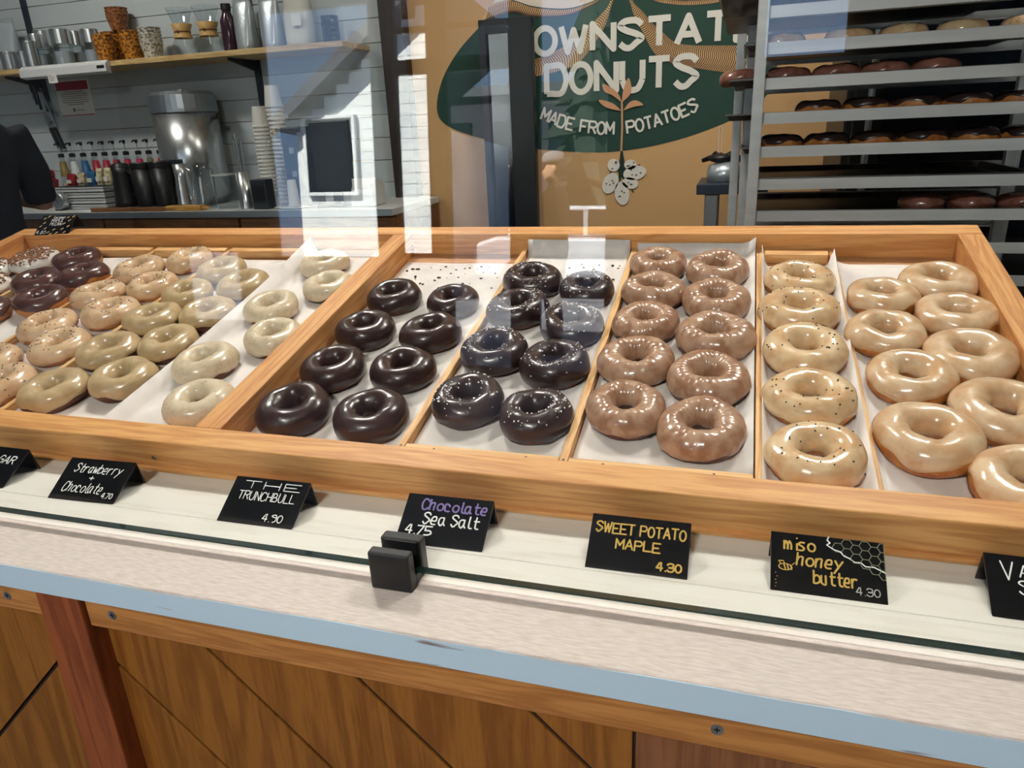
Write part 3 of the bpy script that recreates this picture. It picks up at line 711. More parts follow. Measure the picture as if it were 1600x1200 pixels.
def put_donut(kind, loc, tilt, diam, label, group, i, hs=1.0, lean=(0, 0), rz=None):
    rot = Matrix.Rotation(tilt, 4, 'X') @ Matrix.Rotation(lean[0], 4, 'X') @ Matrix.Rotation(lean[1], 4, 'Y') @ Matrix.Rotation(random.uniform(0, 6.28) if rz is None else rz, 4, 'Z')
    e = empty('donut', loc, rot.to_euler(), label, 'donut', group); s = diam/0.1055; e.scale = (s, s, s*hs)
    for nm, me, kd in VAR[kind][i % 4]:
        o = inst(nm, me, e)
        if kd: o['kind'] = kd
    return e
ORD = ['first', 'second', 'third', 'fourth', 'fifth', 'sixth', 'seventh']
TRAY = {   # tray u, v, diameter; columns run front to back
 'A': ('pale vanilla glazed donut', 'vanilla glazed donuts', [('left', [(0.221, 0.161, 0.116), (0.222, 0.289, 0.106), (0.207, 0.400, 0.106), (0.217, 0.514, 0.103)]), ('right', [(0.303, 0.094, 0.112), (0.309, 0.222, 0.114), (0.300, 0.345, 0.114), (0.306, 0.458, 0.110), (0.302, 0.565, 0.110)])]),
 'B': ('honey glazed donut with sparse black seeds', 'seeded honey donuts', [('', [(0.099, 0.113, 0.108), (0.099, 0.228, 0.110), (0.098, 0.341, 0.114), (0.096, 0.458, 0.114), (0.101, 0.563, 0.108)])]),
 'C': ('ridged brown maple glazed donut', 'maple glazed donuts', [('left', [(-0.124, 0.178, 0.102), (-0.127, 0.293, 0.105), (-0.127, 0.407, 0.102), (-0.127, 0.516, 0.104), (-0.131, 0.623, 0.100)]), ('right', [(-0.028, 0.146, 0.105), (-0.026, 0.257, 0.108), (-0.022, 0.372, 0.110), (-0.026, 0.486, 0.106), (-0.029, 0.603, 0.103)])]),
 'D': ('dark chocolate donut with white salt flakes', 'sea salt chocolate donuts', [('left', [(-0.338, 0.171, 0.100), (-0.340, 0.300, 0.103), (-0.341, 0.438, 0.102), (-0.344, 0.544, 0.103)]), ('right', [(-0.238, 0.150, 0.097), (-0.241, 0.275, 0.102), (-0.241, 0.390, 0.102), (-0.240, 0.515, 0.096)])]),
 'E': ('plain dark chocolate donut', 'plain dark chocolate donuts', [('left', [(-0.582, 0.119, 0.105), (-0.577, 0.229, 0.101), (-0.580, 0.349, 0.099), (-0.581, 0.470, 0.097)]), ('right', [(-0.462, 0.119, 0.102), (-0.465, 0.238, 0.098), (-0.464, 0.349, 0.099), (-0.466, 0.461, 0.091)])]),
 'F': ('cream glazed donut with brown flecks', 'cream speckled donuts', [('left', [(-0.811, 0.226, 0.104), (-0.805, 0.418, 0.100), (-0.800, 0.610, 0.098)]), ('right', [(-0.744, 0.120, 0.104), (-0.738, 0.317, 0.100), (-0.736, 0.510, 0.097)])]),
 'G': ('olive tan glazed donut', 'olive tan donuts', [('left', [(-1.021, 0.122, 0.105), (-1.020, 0.244, 0.104), (-1.022, 0.358, 0.104), (-1.024, 0.463, 0.098), (-1.020, 0.570, 0.100)]), ('right', [(-0.923, 0.166, 0.105), (-0.924, 0.278, 0.102), (-0.922, 0.387, 0.100), (-0.924, 0.505, 0.102)])]),
 'H': ('tan glazed donut with many black seeds', 'seeded tan donuts', [('left', [(-1.232, 0.190, 0.098), (-1.230, 0.316, 0.104), (-1.229, 0.446, 0.104), (-1.228, 0.566, 0.104)]), ('right', [(-1.137, 0.129, 0.102), (-1.136, 0.250, 0.104), (-1.138, 0.377, 0.104), (-1.135, 0.494, 0.099), (-1.140, 0.621, 0.099)])]),
 'I': ('milk chocolate donut with golden bottom', 'milk chocolate donuts', [('left', [(-1.437, 0.360, 0.098), (-1.436, 0.491, 0.104), (-1.438, 0.606, 0.104)]), ('right', [(-1.341, 0.410, 0.104), (-1.342, 0.527, 0.104)])]),
 'J': ('white iced donut with chopped nuts and caramel', 'nut topped donuts', [('left', [(-1.632, 0.540, 0.100)]), ('right', [(-1.552, 0.460, 0.104), (-1.556, 0.600, 0.108)])])}
n = 0
for kind, (desc, grp, cols) in TRAY.items():
    for side, lst in cols:
        for r, (u, v, dm) in enumerate(lst):
            lab = '%s, %s from the front%s' % (desc, ORD[r], ' in the %s column' % side if side else ' in a single row')
            if kind == 'J': lab = ['white iced donut with chopped nuts, at the left tray edge', 'white iced donut with caramel drizzle, nearest the front', 'white iced donut under the maple pecan sign, thick with nuts'][n % 3] if False else {('left', 0): 'white iced donut with chopped nuts, beside the left tray board', ('right', 0): 'white iced nut donut, the nearest of the three', ('right', 1): 'large white iced nut donut below the maple pecan sign'}[(side, r)]
            hs = {'E': 1.12, 'D': 1.12, 'C': 1.05, 'A': 0.96, 'I': 1.1}.get(kind, 1.0)
            n += 1
            put_donut(kind, tray(u, v, FL+0.0019+0.0008), TILT, dm, lab, grp, n, hs, (random.uniform(-0.03, 0.03), random.uniform(-0.03, 0.03)))

# ================================================================== price signs
SL = Vector((0, 0.0515, 0.0335)); SLEN = SL.length; SDIR = SL.normalized(); SNRM = Vector((0, -SDIR.z, SDIR.y))
def sign(x, y, label, rz=0.0, z=0.0, tilt=0.0, wd=0.1):
    e = empty('price_sign', (x, y, z), (tilt, 0, rz), label, 'sign', 'black tent price signs')
    t = 0.0024; top = SL; leg = Vector((0, 0.0605, 0.0003))
    n2 = Vector((0, 0.97, 0.24))
    P = [Vector((0, 0.0012, 0.0002)), top, leg]; Q = [Vector((0, 0.0045, 0.0002)), top+Vector((0, -0.0002, -0.0042)), leg+Vector((0, -0.0024, 0))]
    out = [P[0], P[1]+Vector((0, -0.0006, 0.0)), P[1]+Vector((0, 0.0008, -0.0004)), P[2], Q[2], Q[1], Q[0]]
    MB().prism([(p.y, p.z) for p in out], 'x', -wd/2, wd/2).build('panel', M['black_acrylic'], e, bevel=0.0005)
    return e
FD = (Vector((0, 0.0509, 0.0335))-Vector((0, 0.0012, 0.0002))); FD.normalize(); FN = Vector((0, -FD.z, FD.y))
def face(a, b, k=0.0005):
    p = Vector((a, 0.0012, 0.0002))+FD*b+FN*k; return (p.x, p.y, p.z)
face.nrm = tuple(FN)
def words(e, m, items, wid=0.0015, name='lettering'):
    mb = MB()
    for it in items:
        text, x, y, h, wdt = it[:5]; kw = it[5] if len(it) > 5 else {}
        write(mb, text, x, y, h, wdt, face, wid=kw.pop('wid', wid), **kw)
    return mb.build(name, m, e)
s0 = sign(-0.953, 0.605, 'black tent sign at the left edge ending in GAR')
words(s0, M['chalk_white'], [('GAR', 0.012, 0.036, 0.011, 0.028, dict(slant=0.2))])
s1 = sign(-0.768, 0.600, 'black tent sign reading Strawberry + Chocolate', 0.04)
words(s1, M['chalk_white'], [('Strawberry', -0.034, 0.040, 0.012, 0.072, dict(slant=0.15, jit=0.04)), ('+', -0.004, 0.029, 0.007, 0.007), ('Chocolate', -0.036, 0.012, 0.013, 0.060, dict(slant=0.15, jit=0.04)), ('4.70', 0.028, 0.007, 0.007, 0.016, dict(wid=0.001))], 0.0012)
s2 = sign(-0.512, 0.599, 'black tent sign reading THE TRUNCHBULL', 0.02)
words(s2, M['chalk_white'], [('THE', -0.034, 0.046, 0.009, 0.076), ('TRUNCHBULL', -0.036, 0.031, 0.0105, 0.076, dict(jit=0.03)), ('4.90', 0.008, 0.006, 0.009, 0.026)], 0.0011)
s3 = sign(-0.286, 0.604, 'black tent sign reading Chocolate Sea Salt', 0.02)
words(s3, M['chalk_purple'], [('Chocolate', -0.030, 0.042, 0.012, 0.076)], 0.002, 'purple_lettering')
words(s3, M['chalk_white'], [('Sea Salt', -0.024, 0.025, 0.013, 0.064), ('4.75', -0.041, 0.012, 0.010, 0.030)], 0.0017)
s4 = sign(-0.0765, 0.604, 'black tent sign with gold SWEET POTATO MAPLE lettering', 0.01)
words(s4, M['chalk_gold'], [('SWEET POTATO', -0.044, 0.040, 0.011, 0.090, dict(jit=0.05)), ('MAPLE', -0.022, 0.024, 0.010, 0.044, dict(jit=0.04)), ('4.30', 0.020, 0.006, 0.008, 0.024)], 0.0018)
s5 = sign(0.099, 0.607, 'black tent sign with miso honey butter lettering, bee and honeycomb', 0.0)
words(s5, M['chalk_gold'], [('miso', -0.038, 0.043, 0.012, 0.028), ('honey', -0.027, 0.028, 0.012, 0.040, dict(slant=0.1)), ('butter', -0.012, 0.012, 0.012, 0.038)], 0.0018)
words(s5, M['chalk_grey'], [('4.30', 0.024, 0.006, 0.007, 0.020)], 0.0009, 'price')
mb = MB(); hx = 0.0052                        # honeycomb corner
for c in range(7):
    for r in range(4):
        x = 0.010+c*hx*1.5; y = 0.059-r*hx*1.732-(c % 2)*hx*0.866
        if y > 0.056-0.0 or x > 0.050 or (y-0.030) < (0.050-x)*0.55-0.008: continue
        mb.strip([(min(0.0495, x+hx*math.cos(math.pi*k/3)), min(0.0605, y+hx*math.sin(math.pi*k/3))) for k in range(7)], 0.0007, to3=face)
mb.build('honeycomb', M['comb_grey'], s5)
MB().strip([(0.002, 0.0600), (0.0005, 0.0565), (0.003, 0.054), (0.0, 0.0515), (0.006, 0.0475), (0.012, 0.046), (0.014, 0.043), (0.020, 0.040), (0.024, 0.037), (0.029, 0.0375), (0.033, 0.034), (0.040, 0.0345), (0.0495, 0.030)], 0.0011, to3=face).build('comb_outline', M['chalk_white'], s5)
bee = MB()
for k in range(3): bee.strip([(-0.038+k*0.0028, 0.0265), (-0.0368+k*0.0028, 0.0225)], 0.0012, to3=face)
bee.strip([(-0.041+0.006*math.cos(t*0.628)+0.004, 0.0245+0.0032*math.sin(t*0.628)) for t in range(11)], 0.0009, to3=face)
bee.strip([(-0.041, 0.0275), (-0.043, 0.030), (-0.039, 0.0305), (-0.0375, 0.028)], 0.0009, to3=face).strip([(-0.031, 0.027), (-0.0285, 0.0295)], 0.0007, to3=face)
for k in range(5): bee.strip([(-0.0455+0.0004*k*(k % 2), 0.004+0.0034*k), (-0.0454+0.0004*k*(k % 2), 0.0042+0.0034*k)], 0.0009, to3=face)
bee.build('bee_drawing', M['chalk_gold'], s5)
s6 = sign(0.281, 0.610, 'black tent sign at the right edge beginning with VAN', -0.02)
words(s6, M['chalk_white'], [('V', -0.038, 0.036, 0.017, 0.010), ('AN', -0.024, 0.040, 0.011, 0.018), ('S', -0.026, 0.024, 0.012, 0.009), ('-', -0.018, 0.012, 0.006, 0.005)], 0.0013)
p = tray(-1.600, 0.712, HW)
s7 = sign(p.x, p.y-0.010, 'small black sign reading MAPLE PECAN on the tray back board', 0.05, p.z-0.004, TILT*0.8)
words(s7, M['chalk_white'], [('Caramel', -0.014, 0.050, 0.006, 0.034), ('MAPLE', -0.016, 0.040, 0.008, 0.034), ('PECAN', -0.016, 0.029, 0.008, 0.034), ('4.80', -0.046, 0.004, 0.009, 0.028)], 0.0010)
mb = MB()
for (a, b) in ((-0.040, 0.050), (-0.030, 0.056), (-0.036, 0.036), (-0.042, 0.026), (-0.026, 0.020), (-0.012, 0.008), (0.002, 0.016), (0.014, 0.006), (0.026, 0.018), (0.036, 0.008), (0.024, 0.034), (0.036, 0.044), (0.028, 0.053), (0.040, 0.026), (0.043, 0.055), (-0.003, 0.003)):
    mb.strip([(a-0.002, b-0.0016), (a+0.003, b+0.0022)], 0.0024, to3=face)
mb.build('dash_pattern', M['mural_tan'], s7)

# ================================================================== back wall mural
mu = empty('wall_mural', (0, YB, 0.5), label='green oval mural reading DOWNSTATE DONUTS with sprouting potatoes', cat='mural')
def wp(px, py): p = at(px, py, YB); return (p.x, p.z)
def flat(name, poly, m, layer, holes=None):
    y = YB-0.0012*layer
    vs = [(x, y-YB, z-0.5) for x, z in poly]; n = len(vs)
    vs += [(x, 0.0011, z) for x, y_, z in vs]
    return MB().add([(x, y_ if i < n else y_-0.0012*(layer-1)-0.0011, z) for i, (x, y_, z) in enumerate(vs)], [tuple(range(n))]+[(i, n+i, n+(i+1) % n, (i+1) % n) for i in range(n)]).build(name, m, mu)
cx, cz = wp(934, 118); lx, _ = wp(683, 165); rx, _ = wp(1180, 130); _, bz = wp(938, 238); ax = (rx-lx)/2; ecx = (rx+lx)/2; az = 0.345
ecz = bz+az
def curve(P, n=26):
    Q = [P[0]]+P+[P[-1]]; R = []
    for k in range(1, len(Q)-2):
        for j in range(8):
            t = j/8; a, b, c, d = Q[k-1], Q[k], Q[k+1], Q[k+2]
            R.append(tuple(0.5*(2*b[i]+(c[i]-a[i])*t+(2*a[i]-5*b[i]+4*c[i]-d[i])*t*t+(3*b[i]-a[i]-3*c[i]+d[i])*t**3) for i in (0, 1)))
    R.append(P[-1])
    return R
def resample(P, n):
    d = [0]
    for i in range(1, len(P)): d.append(d[-1]+math.hypot(P[i][0]-P[i-1][0], P[i][1]-P[i-1][1]))
    out = []; k = 0
    for i in range(n+1):
        t = d[-1]*i/n
        while k < len(d)-2 and d[k+1] < t: k += 1
        f = (t-d[k])/max(1e-9, d[k+1]-d[k]); out.append((P[k][0]+(P[k+1][0]-P[k][0])*f, P[k][1]+(P[k+1][1]-P[k][1])*f))
    return out
OVAL = [(683, 172), (690, 128), (712, 86), (742, 50), (777, 17), (830, -12), (950, -32), (1080, -20), (1160, 15), (1208, 70), (1212, 120), (1188, 160), (1148, 185), (1080, 212), (1010, 230), (942, 238), (880, 236), (820, 230), (755, 217), (700, 197)]
_ov = [wp(*q) for q in OVAL]; flat('green_oval', curve(_ov[-2:]+_ov+_ov[:2])[16:16+8*len(_ov)], M['mural_green'], 1)
def band(top, bot, n):
    a = resample(curve([wp(*q) for q in top]), n); b = resample(curve([wp(*q) for q in bot]), n)
    MB().add([(x, -0.0024, z-0.5) for x, z in a+b], [(i, i+1, n+2+i, n+1+i) for i in range(n)]).build('field_band', M['mural_tan'], mu)
    mb = MB(); to3 = lambda x, z: (x, -0.0034, z-0.5)
    for i in range(n+1):
        (x0, z0), (x1, z1) = a[i], b[i]; bx, bz_ = (x1-x0), (z1-z0); L = math.hypot(bx, bz_)
        if L < 0.004: continue
        mb.strip([(x0+bx*t+0.22*L*math.sin(math.pi*t)*(-bz_/L), z0+bz_*t+0.22*L*math.sin(math.pi*t)*(bx/L)) for t in (0, .25, .5, .75, 1)], 0.0032, caps=False, to3=to3)
    mb.build('field_stripes', M['mural_stripe'], mu)
band([(764, 12), (798, 2), (830, 11), (862, 15), (894, 14), (932, 1), (950, -12)], [(748, 38), (798, 21), (830, 26), (862, 27), (890, 23), (926, 7), (944, -6)], 60)
band([(957, -12), (950, 10), (932, 30), (911, 53), (883, 72), (847, 89), (815, 95), (760, 95)], [(961, -8), (955, 12), (945, 42), (930, 66), (904, 98), (872, 111), (830, 120), (760, 122)], 66)
band([(984, -12), (990, 4), (1004, 18), (1021, 38), (1036, 51), (1055, 66), (1085, 71), (1153, 71), (1186, 70)], [(978, -10), (985, 5), (991, 25), (1006, 53), (1021, 81), (1042, 96), (1085, 106), (1149, 115), (1186, 118)], 84)
band([(990, -20), (1017, -6), (1045, -3), (1075, -1), (1120, -5), (1170, -20)], [(1000, -14), (1022, 1), (1045, 6), (1075, 8), (1120, 4), (1172, -10)], 60)
c = curve([wp(*q) for q in [(770, 6), (798, 0), (830, 9), (862, 13), (894, 12), (930, 0), (948, -14), (900, -40), (800, -40)]]); flat('pale_cloud', c, M['mural_cloud'], 2)
TXT = lambda x, z: (x, -0.0050, z-0.5)
def wall_text(text, pxa, pxb, py_base, py_top, wid, pyb=None):
    x0, z0 = wp(pxa, py_base); x1, _ = wp(pxb, pyb or py_base); _, z1 = wp(pxa, py_top)
    return write(MB(), text, x0, z0, z1-z0, x1-x0, TXT, wid=wid, caps=False).build('mural_lettering', M['mural_white'], mu)
wall_text('DOWNSTATE', 797, 1188, 88.5, 49, 0.023, 70)
wall_text('DONUTS', 855, 1089, 147, 104, 0.023, 137)
mb = MB()                                     # curved motto: letters follow an arc
motto = 'MADE FROM  POTATOES'; arcp = [(845, 186), (880, 200), (920, 208), (960, 210), (985, 208), (1020, 200), (1060, 186), (1096, 169)]
A = resample(curve([wp(*q) for q in arcp]), 200); tot = sum(gw(c)+0.6 for c in motto); pos = 0.0; hh = 0.046
for ch in motto:
    g = gw(ch)+0.6; i0 = int(200*(pos/tot)); i1 = min(200, int(200*((pos+g*0.8)/tot))); (xa, za), (xb, zb) = A[i0], A[i1]; L = math.hypot(xb-xa, zb-za) or 1e-6; tx, tz = (xb-xa)/L, (zb-za)/L
    sx = hh*0.72/4.4
    for P in glyph(ch):
        mb.strip([(xa+px*sx*tx-py*hh/6*tz, za+px*sx*tz+py*hh/6*tx) for px, py in P], 0.0085, caps=False, to3=TXT)
    pos += g
mb.build('mural_motto', M['mural_white'], mu)
for P in ([(972, 160), (966, 146), (955, 137), (942, 131), (945, 143), (957, 149)], [(972, 160), (974, 142), (982, 122), (987, 136), (984, 149)], [(971, 173), (957, 161), (936, 156), (944, 166), (958, 171)], [(974, 173), (984, 160), (995, 157), (1005, 164), (990, 167)]):
    flat('mural_leaf', curve([wp(*q) for q in P]+[wp(*P[0])]), M['mural_leaf'], 5)
mb = MB().strip([wp(972, 158), wp(972.5, 200), wp(971, 236)], 0.0075, caps=False, to3=lambda x, z: (x, -0.0062, z-0.5)); mb.build('mural_stem', M['mural_leaf'], mu)
flat('mural_root', [wp(*q) for q in [(970, 236), (973, 236), (976, 252), (979, 262), (975, 272), (978, 284), (971, 276), (965, 286), (967, 272), (964, 262), (968, 252)]], M['mural_dark'], 3)
mb = MB()
for P in ([(970, 262), (955, 268), (946, 280)], [(974, 262), (990, 263), (1000, 257)], [(970, 280), (960, 300)], [(976, 280), (990, 300)]): mb.strip([wp(*q) for q in P], 0.004, to3=lambda x, z: (x, -0.0030, z-0.5))
mb.build('mural_rootlets', M['mural_dark'], mu)
for (px, py, a, b, t) in ((959, 258, 9, 9, 0.3), (985, 257, 9, 7, 0), (992, 270, 17, 10, 0.15), (985, 286, 12, 8, -0.2), (972, 302, 11, 17, 0.15), (954, 286, 11, 16, -0.5)):
    x, zc = wp(px, py); k = 3.1/FPX*1.02
    e = flat('mural_potato', [(x+k*(a*math.cos(q)*math.cos(t)-b*math.sin(q)*math.sin(t)), zc+k*(a*math.cos(q)*math.sin(t)+b*math.sin(q)*math.cos(t))) for q in [2*math.pi*i/24 for i in range(24)]], M['mural_white'], 4)
    mb = MB()
    for j in range(4):
        q = random.uniform(0, 6.28); rr = random.uniform(0.2, 0.65); mb.strip([(x+k*a*rr*math.cos(q), zc+k*b*rr*math.sin(q)), (x+k*a*rr*math.cos(q)+0.004, zc+k*b*rr*math.sin(q)+0.001)], 0.004, to3=lambda x_, z_: (x_, -0.0062, z_-0.5))
    mb.build('potato_eye', M['mural_stripe'], e)
# dark framed glazed panel standing in front of the mural
def xat(px, Y, zz):
    a = (px-800)/FPX; p = Vector((0, Y, zz))-CAM
    return (a*FWD.dot(p)-RIGHT.dot(p))/(RIGHT.x-a*FWD.x)
def zat(px, py, Y): return at(px, py, Y).z
def mpp(px, py, Y): return (at(px, py, Y)-CAM).dot(FWD)/FPX
dx0, dx1 = xat(756, 2.98, 0.5), xat(836, 2.98, 0.5); dzt = zat(800, 28, 2.98)
dp = empty('glazed_panel', ((dx0+dx1)/2, 2.98, FLOOR), label='tall near-black framed glass panel in front of the mural', cat='panel')
h_ = (dx1-dx0)/2; H_ = dzt-FLOOR
MB().box(h_-0.098, h_, -0.02, 0.02, 0, H_).build('wide_stile', M['dark_door'], dp, bevel=0.002)
MB().box(-h_, -h_+0.03, -0.02, 0.02, 0, H_).build('narrow_stile', M['dark_door'], dp, bevel=0.002)
MB().box(-h_+0.03, h_-0.098, -0.02, 0.02, H_-0.05, H_).build('top_rail', M['dark_door'], dp)
MB().box(-h_+0.03, h_-0.098, -0.02, 0.02, 0, 0.08).build('bottom_rail', M['dark_door'], dp)
MB().box(-h_+0.03, h_-0.098, -0.004, 0.004, 0.08, H_-0.05).build('pane', M['dark_glass'], dp)

# ================================================================== pan rack
RY = 1.85; rx0 = at(1163, 352, RY).x; RW = 0.70; RD = 0.48
rk = empty('pan_rack', (rx0, RY, FLOOR), label='aluminium sheet pan rack loaded with donuts on the right', cat='rack')
PW = at(1180, 352, RY).x-rx0
for (xx, yy, nm) in ((0, 0, 1), (at(1136, 347, RY+RD).x-rx0, RD, 1), (RW-PW, 0, 1), (RW-PW, RD, 1), (at(1151, 350, RY+RD*0.5).x-rx0, RD*0.5, 1), (at(1519, 100, RY+RD+0.2).x-rx0, RD*0.52, 1)):
    MB().box(xx, xx+PW, yy-0.0001, yy+0.026, 0.09, 1.95).build('post', M['alu'], rk, bevel=0.002)
RZ = [at(1185, py, RY).z for py in (28, 85, 140, 195, 248, 297, 348)]
stp = (RZ[0]-RZ[6])/6
ALLZ = [RZ[0]+stp*k for k in (4, 3, 2, 1)]+[RZ[0]-stp*k for k in range(15)]
for zr in ALLZ:
    zz = zr-FLOOR
    if zz < 0.14: continue
    for yy, s in ((0.0262, 1), (RD-0.0002, -1)):
        a, b = (yy, yy+0.002) if s > 0 else (yy-0.002, yy)
        MB().box(PW+0.0004, RW-PW-0.0004, a-0.004*s, b-0.004*s, zz, zz+0.0245).box(PW+0.0004, RW-PW-0.0004, min(yy, yy+0.03*s), max(yy, yy+0.03*s), zz, zz+0.002).build('rail', M['alu'], rk)
for yy in (0, RD):
    MB().box(PW, RW-PW, yy, yy+0.026, 0.09, 0.12).box(PW, RW-PW, yy, yy+0.026, 1.92, 1.95).build('cross_bar', M['alu'], rk)
for xx in (0, RW-PW):
    MB().box(xx, xx+PW, 0.0262, RD-0.0002, 0.09, 0.12).box(xx, xx+PW, 0.0262, RD-0.0002, 1.92, 1.95).build('end_bar', M['alu'], rk)
for xx in (0.014, RW-0.014):
    for yy in (0.013, RD+0.013):
        o = MB().lathe([(0.045, -0.012), (0.045, 0.012)], 16).build('caster', M['tyre'], rk, smooth=False, loc=(xx, yy, 0.0452)); o.rotation_euler = (math.pi/2, 0, 0)
        MB().box(-0.012, 0.012, 0.030, 0.045, -0.016, 0.016).build('caster_fork', M['steel_dull'], o)
def sheet_pan(x, y, zz, L, Wd, h, label):
    e = empty('sheet_pan', (x, y, zz), label=label, cat='pan', group='sheet pans on the rack')
    t = 0.0012; f = 0.012
    def ringv(ins, zv): return [(ins, ins, zv), (L-ins, ins, zv), (L-ins, Wd-ins, zv), (ins, Wd-ins, zv)]
    V = ringv(f, 0)+ringv(0.004, h)+ringv(0, h+0.002)+ringv(0.0, h-0.003)+ringv(0.005, h-0.001)+ringv(f+t, t)
    F_ = [(3, 2, 1, 0)]
    order = [0, 4]
    mbp = MB()
    vs = ringv(f, 0)+ringv(0.005, h-0.002)+ringv(0, h-0.002)+ringv(0, h+0.002)+ringv(0.006, h+0.001)+ringv(f+t, t)
    fs = [(3, 2, 1, 0), (20, 21, 22, 23)]
    for k in range(5):
        for i in range(4): fs.append((k*4+i, k*4+(i+1) % 4, (k+1)*4+(i+1) % 4, (k+1)*4+i))
    mbp.add(vs, fs).build('pan_body', M['pan'], e)
    pl = MB(); pl.tube([(0.002, 0.002, h), (L-0.002, 0.002, h), (L-0.002, Wd-0.002, h), (0.002, Wd-0.002, h), (0.002, 0.002, h)], 0.0026, 6); pl.build('rolled_rim', M['steel_dull'], e)
    return e
PANN = ['top most', 'second', 'third', 'fourth', 'fifth', 'sixth', 'lowest']
over = [0.115, 0.055, 0.085, 0.090, 0.050, 0.03, 0.03]
for i, zr in enumerate(RZ):
    nm = ['deep topmost baking pan jutting from the rack', 'sheet pan holding pale seeded donuts on the rack', 'sheet pan holding red brown donuts on the rack', 'sheet pan holding blackish donuts above the golden sided row', 'sheet pan with a full row of golden sided donuts', 'empty dark sheet pan low on the rack', 'lowest visible sheet pan with red brown donuts'][i]
    sheet_pan(rx0-over[i]+0.03, RY+0.0305, zr+0.0100, 0.60, RD-0.063, 0.040 if i == 0 else 0.013, nm)
RDON = {1: ('B', 'pale seeded donut', [1222, 1326, 1411, 1503, 1606]), 2: ('R', 'red brown glazed donut', [1160, 1222, 1258+10, 1328, 1400]),
        3: ('K', 'blackish glazed donut', [1278, 1345, 1412, 1485, 1568]), 4: ('K', 'dark topped golden donut', [1220, 1284, 1350, 1428, 1505, 1575]), 6: ('R', 'dim red brown donut', [1440, 1512, 1580])}
PLACE = ['far left', 'second from left', 'third from left', 'fourth from left', 'fifth from left', 'sixth from left']
for i, (kd, ds, pxs) in RDON.items():
    lastx = -9
    for j, px in enumerate(pxs):
        zz = RZ[i]+0.0100+0.0020; y = RY+0.125; x = xat(px, y, zz+0.02)
        if x-lastx < 0.104: x = lastx+0.104
        lastx = x
        put_donut(kd, (x, y, zz), 0, 0.103, '%s on the %s rack shelf, %s' % (ds, ['', 'first', 'second', 'third', 'fourth', '', 'lowest'][i], PLACE[j]), 'donuts on the pan rack', i+j, 1.05)

# dark steel proofing cabinet behind the rack
px0 = at(1322, 180, 2.50).x
pc = empty('proofing_cabinet', (px0+0.5, 2.50, FLOOR), label='tall dark steel cabinet standing behind the pan rack', cat='cabinet')
M['dark_steel'] = mat('dark steel', lin(46, 50, 52), 0.4, 0.3)
MB().box(-0.5, 0.5, 0.03, 0.55, 0.05, 2.0).build('body', M['dark_steel'], pc, bevel=0.006)
MB().box(-0.48, 0.48, 0.0, 0.029, 0.10, 1.95).build('door', M['dark_steel'], pc, bevel=0.004)
MB().box(-0.40, 0.40, -0.004, -0.0002, 0.9, 1.8).build('door_window', M['dark_glass'], pc)
MB().tube([(-0.44, -0.03, 0.9), (-0.44, -0.03, 1.5)], 0.010, 8).build('handle', M['steel_dull'], pc)
for sx in (-0.45, 0.45): MB().lathe([(0.03, 0), (0.02, 0.05)], 12, (sx, 0.1, 0)).build('foot', M['black_plastic'], pc)
# side table left of the rack
ty = 2.62; tz = zat(1100, 288, ty); tx0, tx1 = at(1088, 295, ty).x, at(1200, 295, ty).x
tb = empty('side_table', ((tx0+tx1)/2, ty+0.15, FLOOR), label='narrow steel side table with thick dark top beside the rack', cat='table')
hw = (tx1-tx0)/2; th_ = tz-FLOOR
MB().box(-hw, hw, -0.15, 0.15, th_-0.035, th_).build('tabletop', M['dark_blue'], tb, bevel=0.003)
for sx in (-1, 1):
    for sy in (-1, 1): MB().box(sx*(hw-0.05)-0.022, sx*(hw-0.05)+0.022, sy*0.11-0.022, sy*0.11+0.022, 0, th_-0.0352).build('leg', M['steel_dull'], tb, bevel=0.002)
MB().box(-hw+0.075, hw-0.075, -0.12, 0.12, 0.12, 0.14).build('lower_shelf', M['dark_blue'], tb)
bx = xat(1130, ty+0.12, tz+0.03)
MB().loft([(0, 0, 0, 0.055, 0.05), (0.005, 0, 0.03, 0.062, 0.055), (0.0, 0.004, 0.055, 0.05, 0.04), (0.008, 0, 0.066, 0.02, 0.02)], 16).build('plastic_bag', M['foil'], None, smooth=True, loc=(bx, ty+0.12, tz+0.0005))
tag(D.objects['plastic_bag'], 'crumpled clear plastic bag on the side table', 'bag')
mb = MB(); random.seed(3)
for k in range(7): a = k*0.5-0.4; mb.tube([(0, 0, 0.01), (0.04*math.cos(a), 0.03*math.sin(a), 0.018+0.006*(k % 3)), (0.075*math.cos(a), 0.05*math.sin(a), 0.008+0.004*(k % 2))], [0.012, 0.010, 0.007], 8)
mb.ball((0, 0, 0.016), (0.045, 0.035, 0.016)); g_ = mb.build('rubber_glove', M['black_plastic'], None, smooth=True, loc=(bx-0.01, ty+0.12, tz+0.0615)); tag(g_, 'black rubber glove lying on the plastic bag', 'glove')
p = at(1124, 200, YB-0.004); q = at(1125, 258, YB-0.004)
o = MB().tube([(p.x, YB-0.006, p.z), (p.x+0.002, YB-0.006, q.z)], 0.0012, 6).tube([(p.x+0.012, YB-0.006, p.z), (p.x+0.012, YB-0.006, q.z)], 0.0012, 6).tube([(p.x, YB-0.006, p.z), (p.x+0.006, YB-0.006, p.z+0.008), (p.x+0.012, YB-0.006, p.z)], 0.0012, 6).build('hanging_cord', M['paper_white'])
tag(o, 'thin white doubled cord hanging on the tan wall', 'cord')

